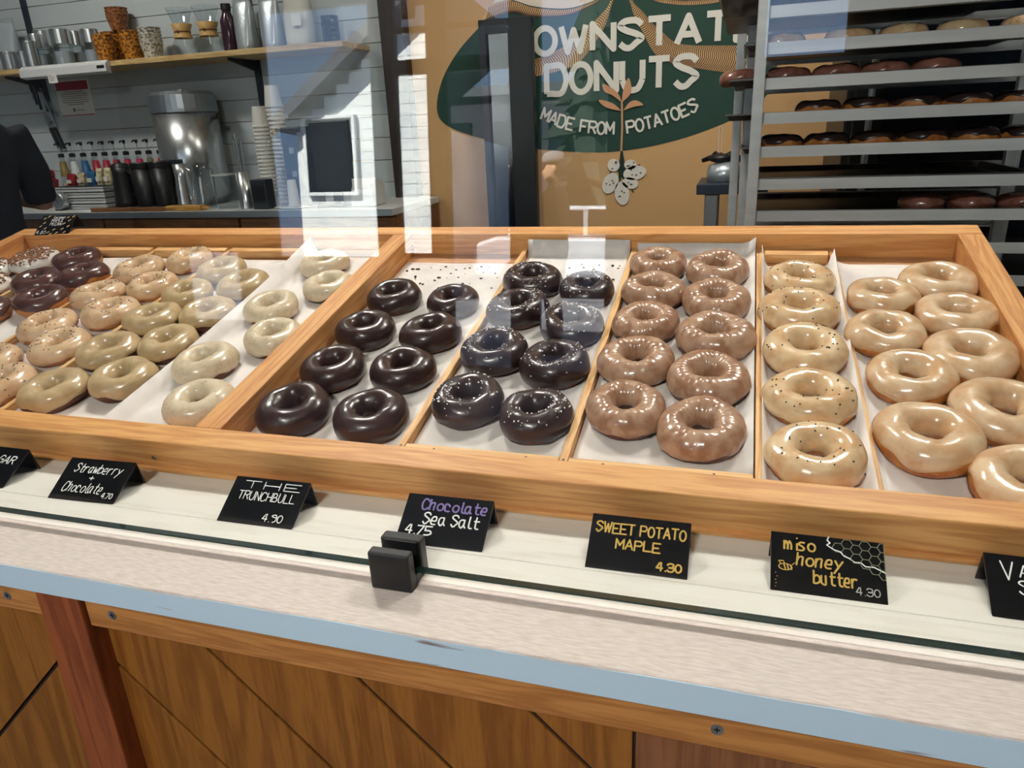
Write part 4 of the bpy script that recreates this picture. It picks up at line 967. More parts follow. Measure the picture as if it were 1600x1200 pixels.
# ================================================================== wall shelf and what stands on it
SY0, SY1 = 2.85, YB-0.0142
zS = zat(300, 83.5, SY0); zSb = zat(300, 92.5, SY0)
xr = xat(534, SY0, zS); xl = -4.7
sh = empty('wall_shelf', ((xl+xr)/2, YB, zS), label='long birch wall shelf crowded with jars, cups and bags', cat='shelf')
hwx = (xr-xl)/2
MB().box(-hwx, hwx, SY0-YB, SY1-YB, zSb-zS, 0).build('plank', M['shelf_wood'], sh, bevel=0.002)
mxs = (xl+xr)/2
for px in (45, 405):
    x = xat(px, SY1-0.01, zS+0.2) if px == 45 else xat(404, SY1-0.01, zS-0.1)
    z0 = zat(90, 178, SY1-0.01) if px == 45 else zat(410, 165, SY1-0.01)
    MB().box(x-mxs-0.015, x-mxs+0.015, SY1-YB-0.012, SY1-YB-0.0002, z0-zS, zSb-zS-0.001).box(x-mxs-0.015, x-mxs+0.015, SY1-YB-0.012, SY1-YB-0.0002, 0.001, 1.1).build('wall_track', M['dark_track'], sh)
    MB().prism([(SY0-YB+0.03, zSb-zS-0.002), (SY1-YB-0.0125, zSb-zS-0.002), (SY1-YB-0.0125, zSb-zS-0.05), (SY0-YB+0.03, zSb-zS-0.012)], 'x', x-mxs-0.004, x-mxs+0.004).build('bracket', M['dark_track'], sh)
# white strip lamp under the front edge of the shelf
x0, x1 = xat(31, SY0-0.02, zS), xat(166, SY0-0.02, zS)
sb = empty('strip_lamp', ((x0+x1)/2, SY0-0.001, zSb), label='long white metal strip lamp fixed to the shelf edge', cat='lamp')
hl = (x1-x0)/2; MB().prism([(-0.03, -0.022), (0.0, -0.030), (0.0, 0.022), (-0.012, 0.026), (-0.03, 0.010)], 'x', -hl, hl).build('housing', M['white_plastic'], sb, bevel=0.002)
MB().box(hl-0.05, hl-0.008, -0.0312, -0.0302, -0.008, 0.004).build('name_plate', M['black_plastic'], sb)
x = xat(82, SY0-0.034, zSb-0.03); tgp = MB().box(-0.026, 0.026, -0.0006, 0.0006, -0.042, 0.0).build('paper_tag', M['paper_white'], None, loc=(x, SY0-0.034, zSb-0.012)); tag(tgp, 'small white paper tag taped to the strip lamp', 'tag')
mb = MB()
for k, wv in enumerate((0.016, 0.03, 0.026)): mb.box(-0.018, -0.018+wv, -0.0013, -0.0007, -0.012-0.009*k, -0.0095-0.009*k)
mb.build('tag_print', M['print_grey'], tgp)
def thing_on(name, px, Y, zb, label, cat, group=None, py=None):
    return empty(name, (xat(px, Y, zb+0.05), Y, zb+0.0005), label=label, cat=cat, group=group)
def hgt(px, py, Y, zb): return zat(px, py, Y)-zb
def wid(px, npx, Y, py=60): return npx*mpp(px, py, Y)
def pouch(px, npx, pytop, Y, zb, m, label, twist=0.0):
    e = thing_on('coffee_pouch', px, Y, zb, label, 'bag'); H = hgt(px, pytop, Y, zb); w_ = wid(px, npx, Y)/2
    mb = MB(); S = []
    for k in range(9):
        t = k/8; S.append((0.02*t*twist, 0, H*0.92*t, w_*(0.92+0.10*math.sin(3*t)), max(0.006, 0.048*(1-t)**0.6+0.004)))
    mb.loft(S, 24, 2.6).build('pouch_body', M[m], e, smooth=True)
    MB().box(-w_*0.98+0.02*twist, w_*0.98+0.02*twist, -0.003, 0.003, H*0.905, H).build('top_seal', M[m], e)
    return e
YS = 2.99
pouch(16, 44, 28, YS, zS, 'grey_bag', 'pale grey coffee pouch at the left end of the shelf', 0.6)
def canister(px, npx, pytop, Y, label):
    e = thing_on('steel_canister', px, Y, zS, label, 'canister'); r = wid(px, npx, Y)/2; H = hgt(px, pytop, Y, zS)
    MB().lathe([(r*0.97, 0), (r, 0.004), (r, H*0.9), (r*1.04, H*0.92), (r*1.04, H), (r*0.9, H)], 24).build('body', M['steel'], e)
    MB().lathe([(r*0.9, H-0.003), (r*0.88, H+0.002), (0.004, H+0.003)], 24).build('lid', M['steel_dull'], e)
canister(16, 26, 82, 2.90, 'wide low steel canister on the shelf by the pouch')
canister(37, 16, 81, 2.90, 'small narrow steel canister beside the wide one')
canister(50, 18, 64, 2.88, 'tall slim steel canister in front of the lidded jars')
for k, (px, npx, t) in enumerate(((62, 20, 53), (75, 24, 47), (101, 29, 45), (124, 24, 48), (146, 26, 45))):
    e = thing_on('storage_jar', px, 2.925+0.085*(k % 2), zS, ORD[k]+' glass storage jar with steel lid, counted from the left', 'jar', 'steel lidded jars'); Y = 2.925+0.085*(k % 2)
    r = wid(px, npx, Y)/2; H = hgt(px, t, Y, zS)
    MB().lathe([(r*0.93, 0), (r*0.96, 0.006), (r*0.96, H*0.60)], 24, cap=False).lathe([(r*0.93, 0), (0.002, 0.001)], 24, cap=False).build('glass_body', M['jar_glass'], e, smooth=True)
    MB().lathe([(r*0.90, 0.003), (r*0.90, H*0.40)], 20).build('contents', M['grey_bag'], e)
    MB().lathe([(r, H*0.605), (r, H-0.003), (r*0.96, H), (0.003, H)], 24).build('lid', M['steel'], e)
def cup_stack(px, npx, pytop, Y, zb, m, label, pybase=None, n=5, group='printed cups on the shelf', flip=False, rimh=0.25):
    e = empty('cup_stack', (xat(px, Y, zb+0.05), Y, zb+0.0005), label=label, cat='cups', group=group); r = wid(px, npx, Y)/2; H = hgt(px, pytop, Y, zb)-0.0005
    ch = H*(1-rimh); st = H*rimh/max(1, n-1)
    for k in range(n):
        z0 = st*k
        if not flip: P = [(r*0.72, z0), (r*0.985, z0+ch-0.004), (r*1.02, z0+ch-0.004), (r*1.02, z0+ch), (r*0.96, z0+ch), (r*0.70, z0+0.004)]
        else: P = [(r*1.06, z0), (r*1.06, z0+0.005), (r*0.97, z0+0.006), (r*0.72, z0+ch), (r*0.66, z0+ch-0.003)]
        MB().lathe(P, 24, cap=False).add([], []).build('cup', M[m], e, smooth=False)
    if flip: MB().lathe([(r*0.70, z0+ch-0.004), (0.002, z0+ch-0.004)], 24, cap=False).build('cup_base', M[m], e)
    return e
cup_stack(165, 30, 54, 2.925, zS, 'cup_amber', 'front amber printed cup stack at the left', n=5, rimh=0.5)
s_a = cup_stack(181, 33, 50, 3.015, zS, 'cup_amber', 'amber printed cup stack carrying the brown stack', n=5, rimh=0.5)
cup_stack(208, 34, 48, 2.96, zS, 'cup_amber', 'golden printed cup stack beside the grey cups', n=5, rimh=0.5)
zt = zat(181, 50, 3.015)
cup_stack(184, 32, 12, 3.015, zt+0.002, 'cup_brown', 'brown printed cup stack on top of the amber cups', n=4, rimh=0.4)
cup_stack(238, 34, 43, 2.96, zS, 'cup_grey', 'grey and white printed cup stack on the shelf', n=6, rimh=0.5)
for k, (px, npx, t) in enumerate(((289, 40, 12), (329, 42, 9))):
    e = thing_on('pour_over_carafe', px, YS, zS, ['left hourglass coffee carafe with wooden collar', 'right hourglass coffee carafe with wooden collar, beside the dark bottle'][k], 'carafe', 'hourglass carafes'); r = wid(px, npx, YS)/2; H = hgt(px, t, YS, zS)
    MB().lathe([(r*0.90, 0), (r, 0.01), (r*0.96, H*0.22), (r*0.42, H*0.50), (r*0.42, H*0.56), (r*0.98, H)], 28, cap=False).build('glass_body', M['jar_glass'], e, smooth=True)
    MB().lathe([(r*0.72, H*0.40), (r*0.60, H*0.49), (r*0.60, H*0.54), (r*0.80, H*0.68), (r*0.74, H*0.68), (r*0.50, H*0.52), (r*0.62, H*0.40)], 24, cap=False).build('wood_collar', M['tanwood'], e, smooth=True)
    MB().lathe([(r*0.62, H*0.505), (r*0.64, H*0.52), (r*0.62, H*0.535)], 20, cap=False).ball((r*0.1, -r*0.66, H*0.52), 0.006).build('leather_tie', M['leather'], e)
e = thing_on('juice_bottle', 361, YS, zS, 'dark berry coloured bottle with black cap on the shelf', 'bottle'); r = wid(364, 24, YS)/2; H = hgt(364, 5, YS, zS)
MB().lathe([(r*0.92, 0), (r, 0.008), (r, H*0.66), (r*0.6, H*0.80), (r*0.55, H*0.88)], 24).build('body', M['purple_drink'], e, smooth=True)
MB().lathe([(r*0.62, H*0.88), (r*0.62, H), (0.003, H)], 20).build('cap', M['black_plastic'], e)
pouch(388, 33, -14, YS, zS, 'foil', 'crinkled silver foil pouch beside the dark bottle', -0.4)
pouch(428, 35, -16, YS, zS, 'foil', 'crinkled silver foil pouch beside the white pouch', -0.4)
pw_ = pouch(470, 48, -20, YS, zS, 'white_bag', 'large matte white coffee pouch with paper label')
MB().box(-0.005, 0.040, -0.0515, -0.0503, 0.08, 0.125).build('label', M['paper_white'], pw_)
e = thing_on('dark_jar', 517, YS, zS, 'dark amber ribbed glass jar at the right shelf end', 'jar'); r = wid(517, 28, YS)/2; H = hgt(517, 25, YS, zS)
MB().lathe([(r*0.95, 0)]+[(r*(1.0 if k % 2 else 0.93), H*(0.08+0.09*k)) for k in range(9)]+[(r*0.9, H*0.86)], 20).build('body', mat('dark amber glass', lin(44, 34, 30), 0.12), e)
MB().lathe([(r*0.94, H*0.865), (r*0.94, H), (0.003, H)], 20).build('lid', M['black_plastic'], e)

# ------------------------------------------------------------------ on the wall below the shelf
WY = YB-0.0145
c0 = at(117, 153, WY); pwid, phei = 0.205*WY/2.9, 0.158*WY/2.9
po = empty('notice_sheet', (c0.x, WY, c0.z), label='white notice sheet with crimson header under the shelf', cat='notice')
MB().box(-pwid/2, pwid/2, -0.0008, -0.0001, -phei/2, phei/2).build('sheet', M['paper_white'], po)
MB().box(-pwid/2+0.004, pwid/2-0.012, -0.0013, -0.0009, phei*0.22, phei*0.46).build('header', M['red_print'], po)
MB().box(-pwid/2+0.004, pwid/2-0.004, -0.0013, -0.0009, -phei*0.49, -phei*0.465).build('rule', M['red_print'], po)
mb = MB()
for k in range(7):
    ww = (0.066, 0.080, 0.084, 0.078, 0.086, 0.082, 0.05)[k]; mb.box(-ww, ww, -0.0013, -0.0009, phei*(0.16-0.058*k), phei*(0.16-0.058*k)+0.003)
mb.ball((-0.02, -0.001, -phei*0.33), (0.008, 0.0003, 0.010)).box(-0.004, 0.045, -0.0013, -0.0009, -phei*0.35, -phei*0.33)
mb.build('print_lines', M['print_grey'], po)
def hung(name, px, py, label, cat): p = at(px, py, WY-0.012); return empty(name, (p.x, WY-0.012, p.z), label=label, cat=cat), mpp(px, py, WY)
e, m_ = hung('hook_tools', 42, 112, 'thin metal bar tools hanging on a hook under the shelf', 'utensil')
for k, (dx, L) in enumerate(((-4, 40), (2, 48), (8, 56))):
    MB().tube([(dx*m_, 0, -14*m_), (dx*m_+2*m_, 0, -L*m_)], [0.004, 0.006], 8).build('tool_handle', M['dark_track'] if k else M['steel_dull'], e)
MB().tube([(-8*m_, 0, 0), (0, 0, -12*m_), (10*m_, 0, -14*m_)], 0.003, 6).build('hook', M['dark_track'], e)
e, m_ = hung('scissors', 66, 148, 'black handled scissors hanging open on the wall', 'scissors')
for s_ in (-1, 1):
    MB().tube([((s_*8+7*math.cos(t*0.57))*m_-6*m_, 0, (12+10*math.sin(t*0.57))*m_) for t in range(12)], 0.004, 6).build('handle', M['black_plastic'], e)
    MB().prism([(-4*m_, 4*m_), (2*m_, 4*m_), ((18+4*s_)*m_, -34*m_), ((15+4*s_)*m_, -34*m_)], 'y', -0.002+0.003*s_, 0.001+0.003*s_).build('blade', M['steel_dull'], e)
e, m_ = hung('can_opener', 78, 188, 'shiny steel can opener hanging with two dark handles', 'opener')
MB().prism([(-8*m_, 12*m_), (5*m_, 13*m_), (10*m_, -10*m_), (-5*m_, -12*m_)], 'y', -0.004, 0.004).build('head', M['steel'], e, bevel=0.003)
for dx in (-3, 6): MB().tube([(dx*m_, 0, -12*m_), ((dx+9)*m_, 0, -42*m_)], 0.009, 8).build('handle', M['black_plastic'], e)
MB().lathe([(0.016, -0.006), (0.016, 0.006)], 14).build('turning_key', M['steel_dull'], e, loc=(0, -0.010, 0)).rotation_euler = (math.pi/2, 0, 0)

# ================================================================== back worktop
WY0 = 2.60; zW = zat(150, 332, WY0); zWb = zat(150, 342, WY0); wxr = xat(612, WY0, zW)
wk = empty('back_worktop', (-3.0, WY0, zW), label='white worktop along the back wall under the shelf', cat='worktop')
MB().box(-4.9+3.0, wxr+3.0, 0, YB-0.0145-WY0-0.0005, zWb-zW, 0).build('slab', M['white_plastic'], wk, bevel=0.003)
MB().box(-4.9+3.0, wxr+3.0, -0.002, -0.0002, zWb-zW+0.001, -0.001).build('metal_edge', M['steel_dull'], wk)
cxs = [-4.9+k*(wxr+4.9)/5 for k in range(6)]
for k in range(5):
    a, b = cxs[k]+0.002, cxs[k+1]-0.002
    e = empty('base_cabinet', ((a+b)/2, WY0+0.02, FLOOR), label=['leftmost', 'second', 'middle', 'fourth', 'rightmost'][k]+' brown oak base cabinet under the back worktop', cat='cabinet', group='base cabinets')
    hh_ = zWb-FLOOR-0.001; MB().box(-(b-a)/2, (b-a)/2, 0.02, 0.45, 0.08, hh_).build('body', M['cab_wood'], e)
    MB().box(-(b-a)/2+0.004, (b-a)/2-0.004, 0.0, 0.0195, 0.09, hh_-0.004).build('door', M['cab_wood'], e, bevel=0.002)
    MB().box(-(b-a)/2+0.02, (b-a)/2-0.02, 0.03, 0.44, 0, 0.079).build('plinth', M['black_plastic'], e)
def on_top(name, px, Y, label, cat, group=None): return empty(name, (xat(px, Y, zW+0.05), Y, zW+0.0006), label=label, cat=cat, group=group)
# syrup bottles with pumps
SYR = [(104, 'gold', 'syr_gold'), (121, 'clear', 'white_plastic'), (138, 'blue', 'syr_blue'), (155, 'red', 'syr_red'), (171, 'red', 'syr_red'), (187, 'red', 'syr_red'), (204, 'red', 'syr_red'), (223, 'pink', 'pink_label'), (239, 'olive', 'syr_olive'), (256, 'red', 'syr_red')]
BY = 3.01
for k, (px, cn, m) in enumerate(SYR):
    e = on_top('syrup_bottle', px+6, BY, '%s syrup bottle with %s label and pump, counted from the left' % (['first', 'second', 'third', 'fourth', 'fifth', 'sixth', 'seventh', 'eighth', 'ninth', 'tenth'][k], cn), 'bottle', 'syrup bottles')
    H = zat(px, 223-0.045*(px-104), BY)-zW; r = 0.0235
    MB().lathe([(r*0.94, 0), (r, 0.006), (r, H*0.40), (r*0.95, H*0.45), (r*0.5, H*0.72), (r*0.48, H*0.76)], 18).build('bottle_body', M['jar_glass'], e, smooth=True)
    MB().lathe([(r*1.0, H*0.455), (r*0.62, H*0.70), (r*0.58, H*0.70)], 18, cap=False).build('label', M[m], e, smooth=True)
    MB().lathe([(r*1.015, H*0.12), (r*1.015, H*0.36)], 18, cap=False).build('lower_label', M['cream_pack'], e, smooth=True)
    MB().lathe([(r*0.62, H*0.765), (r*0.62, H*0.82), (r*0.3, H*0.83)], 14).build('collar', M['black_plastic'], e)
    pu = MB().tube([(0, 0, H*0.83), (0, 0, H*0.95)], 0.0028, 6).build('pump_stem', M['steel_dull'], e)
    MB().tube([(0, 0, H*0.945), (0, 0, H*1.0)], [0.006, 0.008], 8).tube([(0, 0, H*0.985), (0, -0.02, H*0.985), (0, -0.026, H*0.965)], 0.004, 6).build('pump_head', M['black_plastic'], pu)
# stacked white trays with packets on top
bx0, bx1 = xat(108, 2.80, zW+0.05), xat(183, 2.80, zW+0.05); tzt = zat(145, 289, 2.80); th = (tzt-zW)/4.0
for k in range(4):
    e = empty('white_tray', ((bx0+bx1)/2, 2.80, zW+0.0006+k*th), label='white flat tray, %s of the stack of four' % ['lowest', 'second from the bottom', 'third from the bottom', 'topmost'][k], cat='tray', group='stack of white trays')
    hx_ = (bx1-bx0)/2
    MB().box(-hx_, hx_, -0.07, 0.07, 0, th*0.62).build('tray_body', M['white_plastic'], e, bevel=0.002)
    MB().box(-hx_-0.004, hx_+0.004, -0.074, 0.074, th*0.62, th*0.80).build('tray_rim', M['white_plastic'], e)
    MB().box(-hx_+0.006, hx_-0.006, -0.064, 0.064, th*0.80, th*0.965).build('dark_lid', M['dark_track'], e)
for px, npx, t, m, lb in ((114, 15, 272, 'red_plastic', 'red printed packet on the white trays'), (130, 13, 270, 'cream_pack', 'cream packet between the red and blue packets'), (146, 15, 267, 'syr_blue', 'blue printed packet on the white trays'), (159, 11, 263, 'cream_pack', 'tall cream packet right of the blue packet'), (172, 13, 262, 'cream_pack', 'cream packet nearest the black pitcher')):
    e = empty('sweetener_packet', (xat(px, 2.80, tzt+0.02), 2.80, tzt+0.0008), label=lb, cat='packet', group='packets on the white trays'); r = wid(px, npx, 2.80, 280)/2; H = zat(px, t, 2.80)-tzt
    MB().loft([(0, 0, 0, r, 0.02), (0, 0, H*0.3, r*1.02, 0.022), (0, 0, H*0.85, r*0.98, 0.012), (0, 0, H, r*0.98, 0.002)], 16, 3.5).build('packet_body', M[m], e)
    MB().box(-r*0.6, r*0.6, -0.0245, -0.0222, H*0.2, H*0.5).build('print', M['paper_white'], e)
# black tray with pitcher and canisters
e = on_top('black_mat', 222, 2.725, 'black serving mat under the pitcher and canisters', 'mat'); MB().loft([(0, 0, 0, 0.175, 0.085), (0, 0, 0.010, 0.180, 0.090), (0, 0, 0.012, 0.176, 0.086)], 32, 6).build('mat_body', M['black_plastic'], e); MB().box(-0.15, 0.15, -0.07, 0.07, 0.0121, 0.0128).build('ribbed_inlay', M['dark_track'], e)
zm = zW+0.0138
e = empty('black_pitcher', (xat(197, 2.725, zm+0.05), 2.725, zm), label='black pitcher with pouring spout beside the white trays', cat='pitcher'); H = zat(197, 253, 2.76)-zm; r = wid(197, 36, 2.76, 280)/2
MB().lathe([(r, 0), (r*0.96, H*0.1), (r*0.72, H*0.75), (r*0.76, H*0.9)], 24).build('body', M['black_plastic'], e, smooth=True)
MB().lathe([(r*0.78, H*0.905), (r*0.6, H*0.97), (0.01, H*0.99)], 20).ball((0, 0, H*1.0), 0.008).build('lid', M['black_plastic'], e)
MB().tube([(-r*0.6, 0, H*0.82), (-r*1.05, 0, H*0.92)], [0.012, 0.006], 8).build('spout', M['black_plastic'], e)
MB().tube([(r*0.68, 0, H*0.8), (r*1.2, 0, H*0.7), (r*1.25, 0, H*0.35), (r*0.85, 0, H*0.2)], 0.007, 8).build('handle', M['black_plastic'], e)
for px, npx, t, lb in ((230, 32, 253, 'left black canister beside the pitcher'), (258, 30, 251, 'right black canister beside the coffee urn')):
    e = empty('black_canister', (xat(px, 2.735, zm+0.05), 2.735, zm), label=lb, cat='canister'); H = zat(px, t, 2.77)-zm; r = wid(px, npx, 2.77, 280)/2
    MB().lathe([(r*0.97, 0), (r, 0.006), (r, H*0.86)], 24).build('body', M['black_plastic'], e, smooth=True); MB().lathe([(r*1.03, H*0.862), (r*1.03, H*0.98), (r*0.97, H), (0.003, H)], 24).build('lid', M['black_plastic'], e)
e = on_top('red_canister', 78, 2.86, 'red plastic canister behind the steel timer', 'canister'); H = zat(78, 264, 2.86)-zW; r = wid(78, 30, 2.86, 280)/2
MB().lathe([(r*0.8, 0), (r*0.9, H*0.1), (r, H*0.55), (r*0.92, H*0.8)], 20).build('body', M['red_plastic'], e, smooth=True); MB().lathe([(r*0.98, H*0.805), (r*0.98, H*0.94), (r*0.5, H), (0.003, H)], 20).build('lid', M['red_plastic'], e)
MB().tube([(r*0.9, 0, H*0.75), (r*1.5, 0, H*0.7), (r*1.4, 0, H*0.3), (r*0.9, 0, H*0.25)], 0.008, 8).build('handle', M['red_plastic'], e)
e = on_top('steel_timer', 92, 2.70, 'round steel kitchen timer leaning at the worktop edge', 'timer'); r = wid(92, 28, 2.70, 305)/2
o = MB().lathe([(r, -0.015), (r, 0.010), (r*0.9, 0.016), (r*0.85, 0.012), (0.002, 0.012)], 28).build('case', M['steel'], e, loc=(0, 0, r+0.0006)); o.rotation_euler = (math.pi/2, 0, 0)
o2 = MB().box(-0.012, 0.012, -0.001, 0.001, 0.0125, 0.0135).box(-0.001, 0.001, -0.012, 0.012, 0.0125, 0.0135).build('dial_mark', M['print_grey'], o)
MB().box(-r*0.5, r*0.5, -0.014, 0.02, 0, 0.006).build('foot', M['black_plastic'], e)
e = on_top('cutting_board', 200, 2.627, 'long brown wooden board lying at the worktop front', 'board'); MB().box(-0.20, 0.20, -0.022, 0.0, 0, 0.018).build('board_body', M['cab_wood'], e, bevel=0.003); MB().box(0.20, 0.26, -0.017, -0.006, 0.004, 0.014).build('grip', M['cab_wood'], e, bevel=0.003)
e = on_top('small_board', 284, 2.640, 'small golden wooden board in front of the urn', 'board'); MB().box(-0.07, 0.11, -0.03, 0.012, 0, 0.022).build('board_body', M['board_wood'], e, bevel=0.003); MB().box(0.11, 0.14, -0.016, -0.002, 0.006, 0.016).build('grip', M['board_wood'], e, bevel=0.002)
# coffee urn
UY = 2.925; e = on_top('coffee_urn', 312, UY, 'tall steel coffee urn with black handles on the worktop', 'urn'); r = wid(312, 96, UY, 220)/2; H = zat(300, 143, UY)-zW
MB().lathe([(r*0.9, 0), (r*0.9, 0.03), (r, 0.035), (r, H*0.82)], 36).build('body', M['steel'], e, smooth=True)
MB().lathe([(r*1.03, H*0.822), (r*1.03, H*0.85), (r*1.0, H*0.97), (r*0.9, H), (0.01, H*1.0)], 36).ball((0, 0, H*1.01), (0.02, 0.02, 0.012)).build('lid', M['steel_dull'], e)
for s_ in (-1, 1): MB().tube([(s_*r*0.98, 0, H*0.76), (s_*r*1.22, 0, H*0.78), (s_*r*1.22, 0, H*0.74)], 0.011, 8).build('handle', M['black_plastic'], e)
sp = MB().tube([(0, -r, H*0.16), (0, -r-0.04, H*0.16), (0, -r-0.045, H*0.11)], 0.011, 8).build('spigot', M['black_plastic'], e); MB().box(-0.008, 0.008, -r-0.05, -r-0.03, H*0.17, H*0.25).build('tap_lever', M['black_plastic'], sp)
MB().box(-0.05, 0.05, -r*1.0-0.006, -r*0.9, H*0.30, H*0.42).build('badge', M['dark_track'], e)
def pitcher(px, npx, t, Y, label, m='steel'):
    e = on_top('milk_pitcher', px, Y, label, 'pitcher'); r = wid(px, npx, Y, 290)/2; H = zat(px, t, Y)-zW
    MB().lathe([(r, 0), (r, H*0.1), (r*0.78, H*0.7), (r*0.86, H), (r*0.80, H), (r*0.72, H*0.7), (r*0.9, 0.006)], 22, cap=False).build('body', M[m], e, smooth=True)
    MB().tube([(r*0.8, 0, H*0.9), (r*1.35, 0, H*0.85), (r*1.3, 0, H*0.3), (r*0.95, 0, H*0.2)], 0.006, 8).build('handle', M[m], e); return e
pitcher(290, 26, 256, 2.70, 'steel milk pitcher in front of the urn')
pitcher(322, 30, 254, 2.69, 'clear glass pitcher in front of the urn', 'jar_glass')
e = on_top('clear_bin', 355, 2.68, 'clear plastic bin right of the urn', 'bin'); r = wid(355, 32, 2.68, 300)/2; H = zat(355, 272, 2.68)-zW
MB().loft([(0, 0, 0, r*0.8, r*0.7), (0, 0, H, r, r*0.85)], 24, 5, cap=False).build('bin_body', M['jar_glass'], e); MB().loft([(0, 0, H-0.006, r*1.04, r*0.9), (0, 0, H, r*1.06, r*0.92)], 24, 5, cap=False).build('bin_rim', M['white_plastic'], e)
e = on_top('straw_holder', 385, 2.68, 'steel straw holder full of clear straws', 'holder'); r = wid(385, 22, 2.68, 300)/2; H = zat(385, 268, 2.68)-zW; Hs = zat(385, 208, 2.68)-zW
MB().lathe([(r, 0), (r, H), (r*0.92, H), (r*0.92, 0.004), (0.002, 0.004)], 22, cap=False).build('cup', M['steel'], e, smooth=True)
for k in range(12):
    a = k*2.4; rr = r*0.55*((k % 3)/2); MB().tube([(rr*math.cos(a)*0.6, rr*math.sin(a)*0.6, 0.006), (rr*math.cos(a)*1.3-0.01, rr*math.sin(a), Hs*random.uniform(0.86, 1.0))], 0.0032, 6).build('straw', M['jar_glass'] if k % 2 else M['steel_dull'], e)
e = on_top('napkin_box', 412, 2.66, 'dark napkin box in front of the paper cups', 'box'); H = zat(412, 280, 2.66)-zW; MB().box(-0.036, 0.036, -0.03, 0.03, 0, H).build('box_body', M['dark_track'], e, bevel=0.004); MB().box(-0.028, 0.028, -0.031, -0.0302, H*0.25, H*0.8).build('slot', M['black_plastic'], e)
cup_stack(424, 27, 165, 2.74, zW, 'paper_white', 'shorter stack of white paper cups turned upside down', n=22, group='white paper cups', flip=True, rimh=0.80)
cup_stack(447, 29, 132, 2.935, zW, 'paper_white', 'taller stack of white paper cups behind the shorter stack', n=24, group='white paper cups', flip=True, rimh=0.82)
e = on_top('small_plate', 455, 2.655, 'white oval plate under the single cup', 'plate'); MB().loft([(0, 0, 0, 0.06, 0.03), (0, 0, 0.006, 0.085, 0.045), (0, 0, 0.008, 0.08, 0.041)], 24).build('dish', M['paper_white'], e); MB().loft([(0, 0, 0.0082, 0.058, 0.03), (0, 0, 0.0088, 0.056, 0.029)], 24).build('well', M['white_plastic'], e)
cup_stack(458, 20, 281, 2.655, zW+0.0098, 'paper_white', 'single white paper cup turned over on the plate', n=1, group='white paper cups', flip=True, rimh=0.0)
e = on_top('coffee_grinder', 480, 2.80, 'tall navy coffee grinder with yellow knob beside the cups', 'grinder'); H = zat(470, 187, 2.80)-zW; r = wid(475, 34, 2.80, 250)/2
MB().box(-r, r, -0.07, 0.07, 0, H*0.92).build('body', M['dark_blue'], e, bevel=0.006); MB().loft([(0, 0, H*0.921, r*0.7, 0.05), (0, 0, H, r*0.95, 0.065)], 20, 4).build('hopper', M['jar_glass'], e)
MB().box(-r*2.0, -r-0.0002, -0.03, 0.03, H*0.80, H*0.92).build('arm', M['steel_dull'], e, bevel=0.003); MB().ball((-r*2.0-0.012, -0.02, H*0.86), 0.013).build('knob', M['yellow'], e, smooth=True)
MB().tube([(-r*1.3, -0.035, H*0.80), (-r*1.3, -0.035, H*0.70)], 0.010, 8).build('nozzle', M['steel'], e)
for zf in (0.35, 0.62): MB().box(-r*0.3, r*0.2, -0.0715, -0.0702, H*zf, H*(zf+0.07)).build('switch', M['steel'], e)
e = on_top('order_screen', 527, 2.74, 'square dark order screen standing on the worktop', 'screen'); H0, H1 = zat(525, 300, 2.74)-zW, zat(525, 188, 2.74)-zW; r = wid(525, 68, 2.74, 250)/2
MB().box(-r, r, -0.012, 0.012, H0, H1).build('housing', M['screen'], e, bevel=0.005); MB().box(-r+0.012, r-0.012, -0.0135, -0.0125, H0+0.012, H1-0.012).build('display', M['screen'], e)
MB().box(-0.02, 0.02, 0.0, 0.011, 0.01, H0).build('neck', M['black_metal'], e); MB().loft([(0, 0, 0, 0.08, 0.06), (0, 0, 0.010, 0.075, 0.055)], 20, 4).build('foot', M['black_metal'], e)
e = on_top('receipt_printer', 575, 2.74, 'small white receipt printer beside the order screen', 'printer'); MB().prism([(-0.06, 0), (0.06, 0), (0.06, 0.09), (-0.02, 0.11), (-0.06, 0.05)], 'x', -0.05, 0.05).build('case', M['white_plastic'], e, bevel=0.006); MB().box(-0.04, 0.04, -0.05, -0.046, 0.07, 0.11).build('paper_slip', M['paper_white'], e)

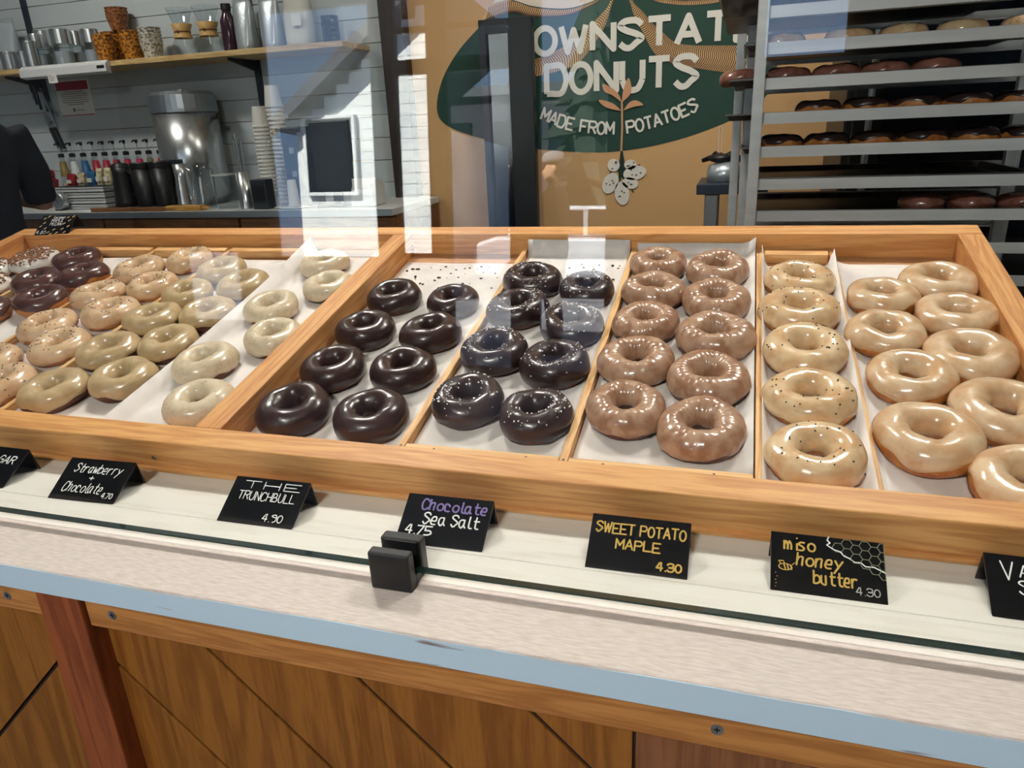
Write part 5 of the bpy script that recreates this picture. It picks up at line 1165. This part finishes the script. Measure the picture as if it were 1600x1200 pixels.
# ================================================================== people
def person(name, loc, rz, sc, label, top, legs, hat=None, armz=1.02, hairlen=1.55):
    root = empty(name, loc, (0, 0, rz), label, 'person'); root.scale = (sc, sc, sc)
    def fuse(mb, nm, m, vox=0.011, it=6):
        o = mb.build(nm, m, root, smooth=True); r_ = o.modifiers.new('fuse', 'REMESH'); r_.mode = 'VOXEL'; r_.voxel_size = vox; r_.use_smooth_shade = True
        s_ = o.modifiers.new('soften', 'SMOOTH'); s_.iterations = it; s_.factor = 0.5; return o
    TOR = [(0, 0, .84, .15, .10), (0, 0, .92, .165, .115), (0, 0, 1.04, .145, .105), (0, 0, 1.18, .160, .115), (0, 0, 1.30, .185, .118), (0, 0, 1.38, .180, .100), (0, -.01, 1.43, .11, .075), (0, -.005, 1.47, .058, .058)]
    ARM = [[(s*.185, -.005, 1.375), (s*.245, .0, 1.22), (s*.265, .02, 1.10), (s*.235, .16, armz+.02), (s*.20, .27, armz)] for s in (-1, 1)]
    AR = [.060, .050, .043, .036, .028]
    LEG = [[(s*.088, 0, .90), (s*.095, .01, .70), (s*.095, .015, .50), (s*.092, -.005, .28), (s*.09, -.01, .07)] for s in (-1, 1)]
    LR = [.092, .082, .058, .055, .040]
    b = MB().loft(TOR, 24).tube([(0, 0, 1.44), (0, .01, 1.55)], [.056, .052], 14)
    b.loft([(0, .035, 1.49, .035, .035), (0, .025, 1.515, .058, .065), (0, .018, 1.56, .070, .088), (0, .015, 1.62, .075, .096), (0, .012, 1.67, .068, .088), (0, .010, 1.70, .045, .058), (0, .010, 1.712, .015, .02)], 20)
    b.ball((0, .112, 1.585), (.013, .018, .022))
    for s in (-1, 1):
        b.ball((s*.076, .012, 1.60), (.009, .02, .03))
        i = 0 if s < 0 else 1
        b.tube(ARM[i], AR, 12).tube(LEG[i], LR, 14)
        hx, hy, hz = ARM[i][-1]
        b.loft([(hx, hy-.01, hz-.020, .010, .03), (hx, hy+.035, hz-.006, .017, .05), (hx, hy+.035, hz+.012, .015, .046)], 12)
        for k, (dx, L) in enumerate(((-.028, .055), (-.010, .068), (.009, .064), (.026, .050))):
            b.tube([(hx+dx, hy+.07, hz), (hx+dx, hy+.07+L*.6, hz-.006), (hx+dx*.9, hy+.07+L, hz-.026)], [.0105, .0098, .008], 8)
        b.tube([(hx-s*.028, hy+.02, hz), (hx-s*.052, hy+.055, hz-.008), (hx-s*.050, hy+.085, hz-.02)], [.012, .011, .009], 8)
    fuse(b, 'body', M['skin'], .009, 3)
    t = MB().loft([(x, y, z, a+.014, c+.014) for x, y, z, a, c in TOR[:7]]+[(0, -.005, 1.455, .075, .068)], 24)
    full = top == 'brown_cloth'
    for i in (0, 1): t.tube(ARM[i] if full else ARM[i][:3], [r_+.016 for r_ in (AR if full else AR[:3])], 12)
    fuse(t, 'jacket' if full else 'shirt', M[top])
    tr_ = MB().loft([(0, 0, .80, .155, .108), (0, 0, .90, .178, .126), (0, 0, .99, .160, .116)], 24)
    for i in (0, 1): tr_.tube(LEG[i], [r_+.014 for r_ in LR], 14)
    fuse(tr_, 'trousers', M[legs])
    for s in (-1, 1):
        MB().loft([(s*.09, .035, 0.0, .045, .125), (s*.09, .035, .03, .046, .125), (s*.09, .015, .065, .042, .09), (s*.09, -.015, .10, .045, .055)], 20, 2.6).build('shoe', M['shoe'], root, smooth=True)
        MB().ball((s*.030, .098, 1.615), (.011, .008, .007)).build('eye', M['eye'], root, smooth=True)
    MB().ball((0, .104, 1.545), (.022, .008, .006)).build('mouth', M['lip'], root, smooth=True)
    hr = MB().loft([(0, -.035, hairlen, .070, .055), (0, -.03, 1.58, .083, .072), (0, -.015, 1.65, .084, .090), (0, .0, 1.70, .070, .082), (0, .005, 1.73, .03, .04)], 20); fuse(hr, 'hair', M['hair'], .010, 3)
    if hat:
        h = MB().loft([(0, .01, 1.645, .090, .108), (0, .008, 1.69, .088, .104), (0, .005, 1.735, .066, .08), (0, .004, 1.752, .02, .025)], 24).build('cap', M[hat], root, smooth=True)
        MB().loft([(0, .125, 1.648, .070, .075), (0, .125, 1.656, .068, .073)], 20).build('cap_peak', M[hat], h, smooth=True)
    return root
YP = 2.02
xp = xat(-66, YP, 0.4)
person('person', (xp, YP, FLOOR), 1.35, 0.975, 'person in black shirt with dark hair working behind the tray', 'black_cloth', 'denim', armz=1.10, hairlen=1.40)
person('person', (-1.61, -5.45, FLOOR-0.0395), 1.2, 1.05, 'person in brown jacket and grey cap, mirrored in the glass', 'brown_cloth', 'denim', hat='grey_cloth', armz=1.12)
